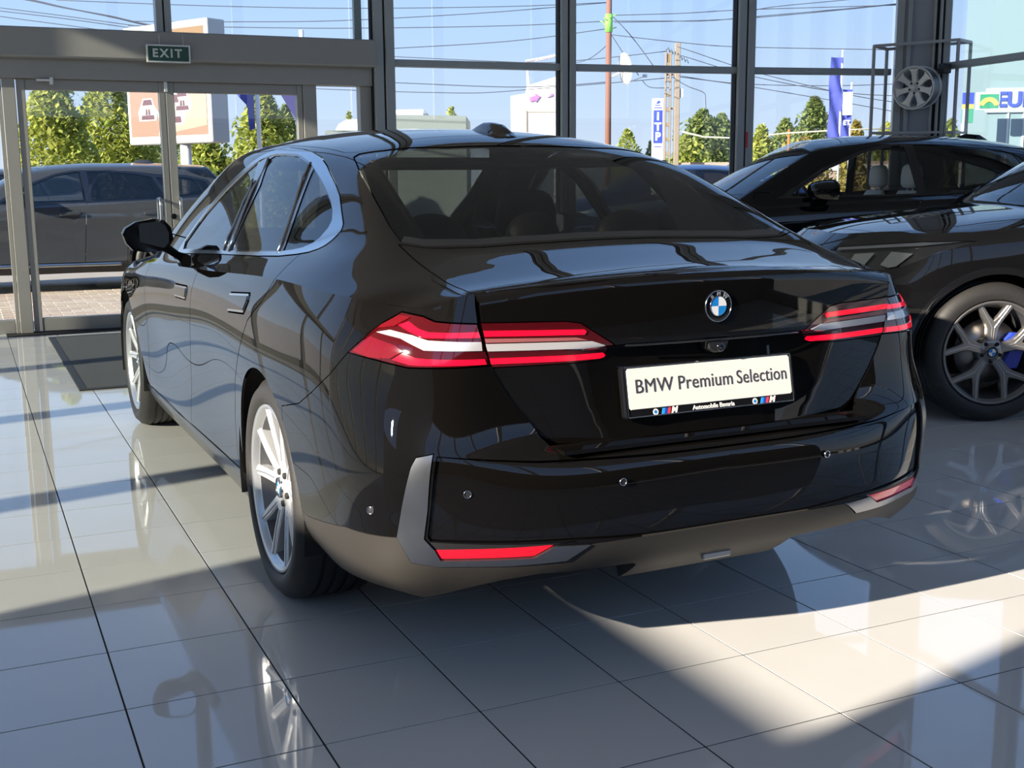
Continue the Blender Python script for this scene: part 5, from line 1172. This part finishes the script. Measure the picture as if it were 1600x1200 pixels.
# ------------------------------------------------------------------ overhead cables
cab=mat('cable_dark',(.05,.055,.08),rough=.7)
CB=[[(30,-2),(80,8),(185,28),(240,40),(300,50)],[(34,-2),(84,8),(190,30),(250,43),(310,53)],[(-10,11),(130,29),(245,45),(300,52)],[(-10,16),(115,31),(240,49)],[(-10,24),(130,43),(200,51)],[(88,0),(260,7),(400,11),(562,13),(800,10),(947,4)],
 [(200,33),(265,34),(400,34),(562,31),(800,17),(950,4)],[(200,40),(400,43),(562,44),(800,40),(950,33)],[(480,83),(607,76),(800,64),(948,45)],[(440,81),(607,88),(800,97),(897,95),(1042,80)],[(480,131),(610,129),(800,136),(950,128)],[(480,138),(610,143),(700,145),(800,142),(1060,120)],
 [(953,24),(1060,21),(1147,16),(1400,8)],[(953,33),(1060,33),(1147,29),(1400,6)],[(953,54),(1060,66),(1147,73),(1400,78)],[(1058,73),(1147,103),(1290,140),(1400,160)],[(1058,85),(1147,112),(1290,141),(1410,150)],[(953,22),(985,55),(1020,102)],[(955,54),(975,85),(998,118)],[(1003,125),(1015,136),(1045,137)],
 [(1147,22),(1200,12),(1340,-2)],[(960,35),(1060,33),(1200,26),(1405,6)],[(1060,118),(1147,130),(1290,134),(1405,131)],[(1050,120),(1075,135),(1102,148),(1103,170)],[(953,66),(920,92),(880,99),(824,97)],[(1060,120),(1200,140),(1400,175)]]
CL=['upper strand of the thick twin cable sloping down above the entrance header','lower strand of the thick twin cable sloping down above the entrance header',
 'thin cable at the far left, first of three under the thick twin cable','thin cable at the far left, second of three under the thick twin cable','thin cable at the far left, nearest of three to the header',
 'topmost nearly level cable above the exit sign, ending high on the wooden pole','upper of two level cables above the billboard, rising to the top of the wooden pole','lower of two level cables above the billboard, ending at the green band',
 'cable rising gently to the wooden pole just below its green band','cable running just above the transom to the top of the concrete pole','level cable below the transom over the grey flat building, ending at the wooden pole','sagging cable low over the grey flat building, running on to the concrete pole',
 'topmost cable leaving the wooden pole to the right','second cable from the top leaving the wooden pole to the right','cable falling gently from the green band to the far right columns','upper of two cables sloping down right from the top of the concrete pole','lower of two cables sloping down right from the top of the concrete pole',
 'short steep stay falling right from the top of the green band','short steep cable from the wooden pole down to the dish arm','short slack cable from the dish arm to the concrete pole','cable climbing to the top edge left of the corner column','level cable near the picture top left of the corner column',
 'level cable right of the concrete pole, below the transom','cable hanging down above the twin topped tree','slack cable left of the wooden pole crossing the transom','faint lowest cable from the concrete pole to the corner column']
for i,pts in enumerate(CB):
    P=np.array(pts,float);t=np.linspace(0,1,len(P));tq=np.linspace(0,1,24);q=np.stack([pch(P[:,0] if False else t,P[:,0],tq),ncs(t,P[:,1],tq)],1) if len(P)>2 else P
    d=30.2+.12*i if i not in (9,10,11,17,18,19,24,25) else ({11:33.9,24:30.0}.get(i,34) if i in (9,11,19,24,25) else 30);w=.011 if i>1 else .018
    o=MB().tube([at(a,b,d+(8.3*k/(len(q)-1) if i==24 else 0)) for k,(a,b) in enumerate(q)],w,5).build('overhead_cable',cab,None,True)
    tag(o,CL[i],'cable','overhead cables outside')
o=MB().tube([at(a,b,29) for a,b in [(1066,206),(1100,214),(1150,216),(1231,208),(1300,204),(1400,200)]],.022,6).build('rope',mat('rope_pale',(.62,.58,.45),rough=.8),None,True);tag(o,'pale slack rope strung in front of the trees','rope')
# ------------------------------------------------------------------ wheel rack by the corner column
rk=12.0;rc=at(1433,137,rk);rke=empty('wheel_rack','slender grey steel display rack standing before the corner column','rack',(0,0,0),0)
gt=mat('rack_grey',(.36,.34,.32),rough=.45,metal=.2)
def sc(u,v,d):return at(u,v,d)
fl_,fr_=sc(1366,72,rk-.02),sc(1498,62,rk-.12);bl_,br_=sc(1386,77,rk+.22),sc(1517,66,rk+.12)
def sq(a,b,w=.014):
    a=np.array(a);b=np.array(b);t=b-a;L=np.linalg.norm(t);t/=L;up=np.array([0,0,1.]) if abs(t[2])<.9 else np.array([t[1]*0+math.cos(FACE),math.sin(FACE),0]);s=np.cross(t,up);s/=np.linalg.norm(s);n=np.cross(s,t)
    m=MB();V=[]
    for p in (a,b):
        for i,j in ((-1,-1),(1,-1),(1,1),(-1,1)):V.append(p+s*w*i+n*w*j)
    return m.add(V,[(3,2,1,0),(4,5,6,7),(0,1,5,4),(1,2,6,5),(2,3,7,6),(3,0,4,7)])
leg=lambda p:((p[0],p[1],p[2]),(p[0],p[1],0))
zlow=sc(1366,207,rk)[2]
for p in (fl_,fr_,bl_,br_):sq(*leg(p)).build('leg',gt,rke)
for a,b in ((fl_,fr_),(bl_,br_),(fl_,bl_),(fr_,br_)):
    sq(a,b).build('top_rail',gt,rke);sq((a[0],a[1],zlow),(b[0],b[1],zlow),.012).build('lower_rail',gt,rke)
    sq((a[0],a[1],.05),(b[0],b[1],.05),.012).build('foot_rail',gt,rke)
mid=(bl_+br_)/2;sq((mid[0],mid[1],mid[2]),(mid[0],mid[1],.05),.016).build('back_post',gt,rke)
we=empty('display_wheel','seven spoke silver alloy wheel without tyre hanging in the steel rack','wheel',(rc[0],rc[1],rc[2]),0)
C0=m_common();tmp=make_wheel(we,(0,0,0),False,.26,.235,.215,'seven')
for ch in list(tmp.children):
    if ch.name.startswith('tire'):bpy.data.objects.remove(ch);continue
    ch.parent=we
bpy.data.objects.remove(tmp)
for ch in we.children:
    if ch.name.startswith('rim'):ch.data.materials[0]=mat('worn_alloy')
MB().lathe([(-.12,.20),(.06,.205)],48,'x').build('rim_barrel',mat('barrel_grey',(.22,.23,.24),rough=.4,metal=.7),we,True)
vd=_C-rc;we.rotation_euler=(0,R(4),math.atan2(vd[1],vd[0])-R(22))
we.location=tuple(np.array(we.location))
cbx=MB().bbox((-.05,-.05,-.05),(.05,.05,.05),.01).build('wall_camera',mat('black_plastic'),None,False,tuple(at(1476,107,11.9)));tag(cbx,'small black box fixed to the corner column behind the wheel','device')
MB().bbox((-.02,.05,-.01),(.02,.24,.01),.003).build('bracket',mat('black_plastic'),cbx)
MB().tube([(.03,0,-.05),(.04,-.01,-.3),(.03,.0,-.7)],.003,5).build('cord',mat('black_plastic'),cbx,True)
# ------------------------------------------------------------------ cars
sed=empty('sedan','glossy black sedan in the foreground seen from behind, with a cream number plate','car',(1.856676,-.935552,0),.010334)
build_sedan(sed)
black_p=paint('deep_black_paint',(.004,.004,.0045),rough=.3);grey_p=paint('dark_grey_paint',(.042,.045,.052),rough=.35)
blue_cal=mat('blue_caliper',(.02,.05,.42),rough=.35,coat=.6)
def place(e,local,world,heading):
    a=R(heading-90);c,s=math.cos(a),math.sin(a);e.rotation_euler=(0,0,a);e.location=(world[0]-(c*local[0]-s*local[1]),world[1]-(s*local[0]+c*local[1]),world[2] if len(world)>2 else 0)
near=empty('coupe_suv','black car cut by the right edge, dark spoked wheel with blue brake caliper','car')
build_suv(near,black_p,m_common()['seat'],'why',blue_cal,SUV=NEAR);place(near,(-.97,2.995),(5.03,-.02),158)
beige=mat('cream_leather',(.80,.75,.66),rough=.55)
far=empty('coupe_suv','black car with cream seats behind the right hand car, by the glazing','car')
build_suv(far,black_p,beige,'why',None);fw=at(1435,290,9.2);place(far,(-.90,.95),(fw[0],fw[1]),158)
out=empty('suv','dark grey car parked outside, seen through the entrance doors','car')
build_suv(out,grey_p,m_common()['seat'],'why',None,False,SUV=WAGON)
w0=at(143,418,15.3);place(out,(-.95,.93),(w0[0],w0[1],GZ),176)
o2=copy_tree(out);o2['label']='dark car parked farther back at the left edge of the doors';w1=at(40,300,20.5);place(o2,(-.9,.3),(w1[0],w1[1],GZ),178)
bluep=paint('blue_paint',(.02,.05,.16),rough=.35)
o3=empty('small_car','blue car outside whose roof shows above the black sedan','car');build_suv(o3,bluep,m_common()['seat'],'why',None);w2=at(1105,300,19);place(o3,(0,.6),(w2[0],w2[1],GZ-.02),155)
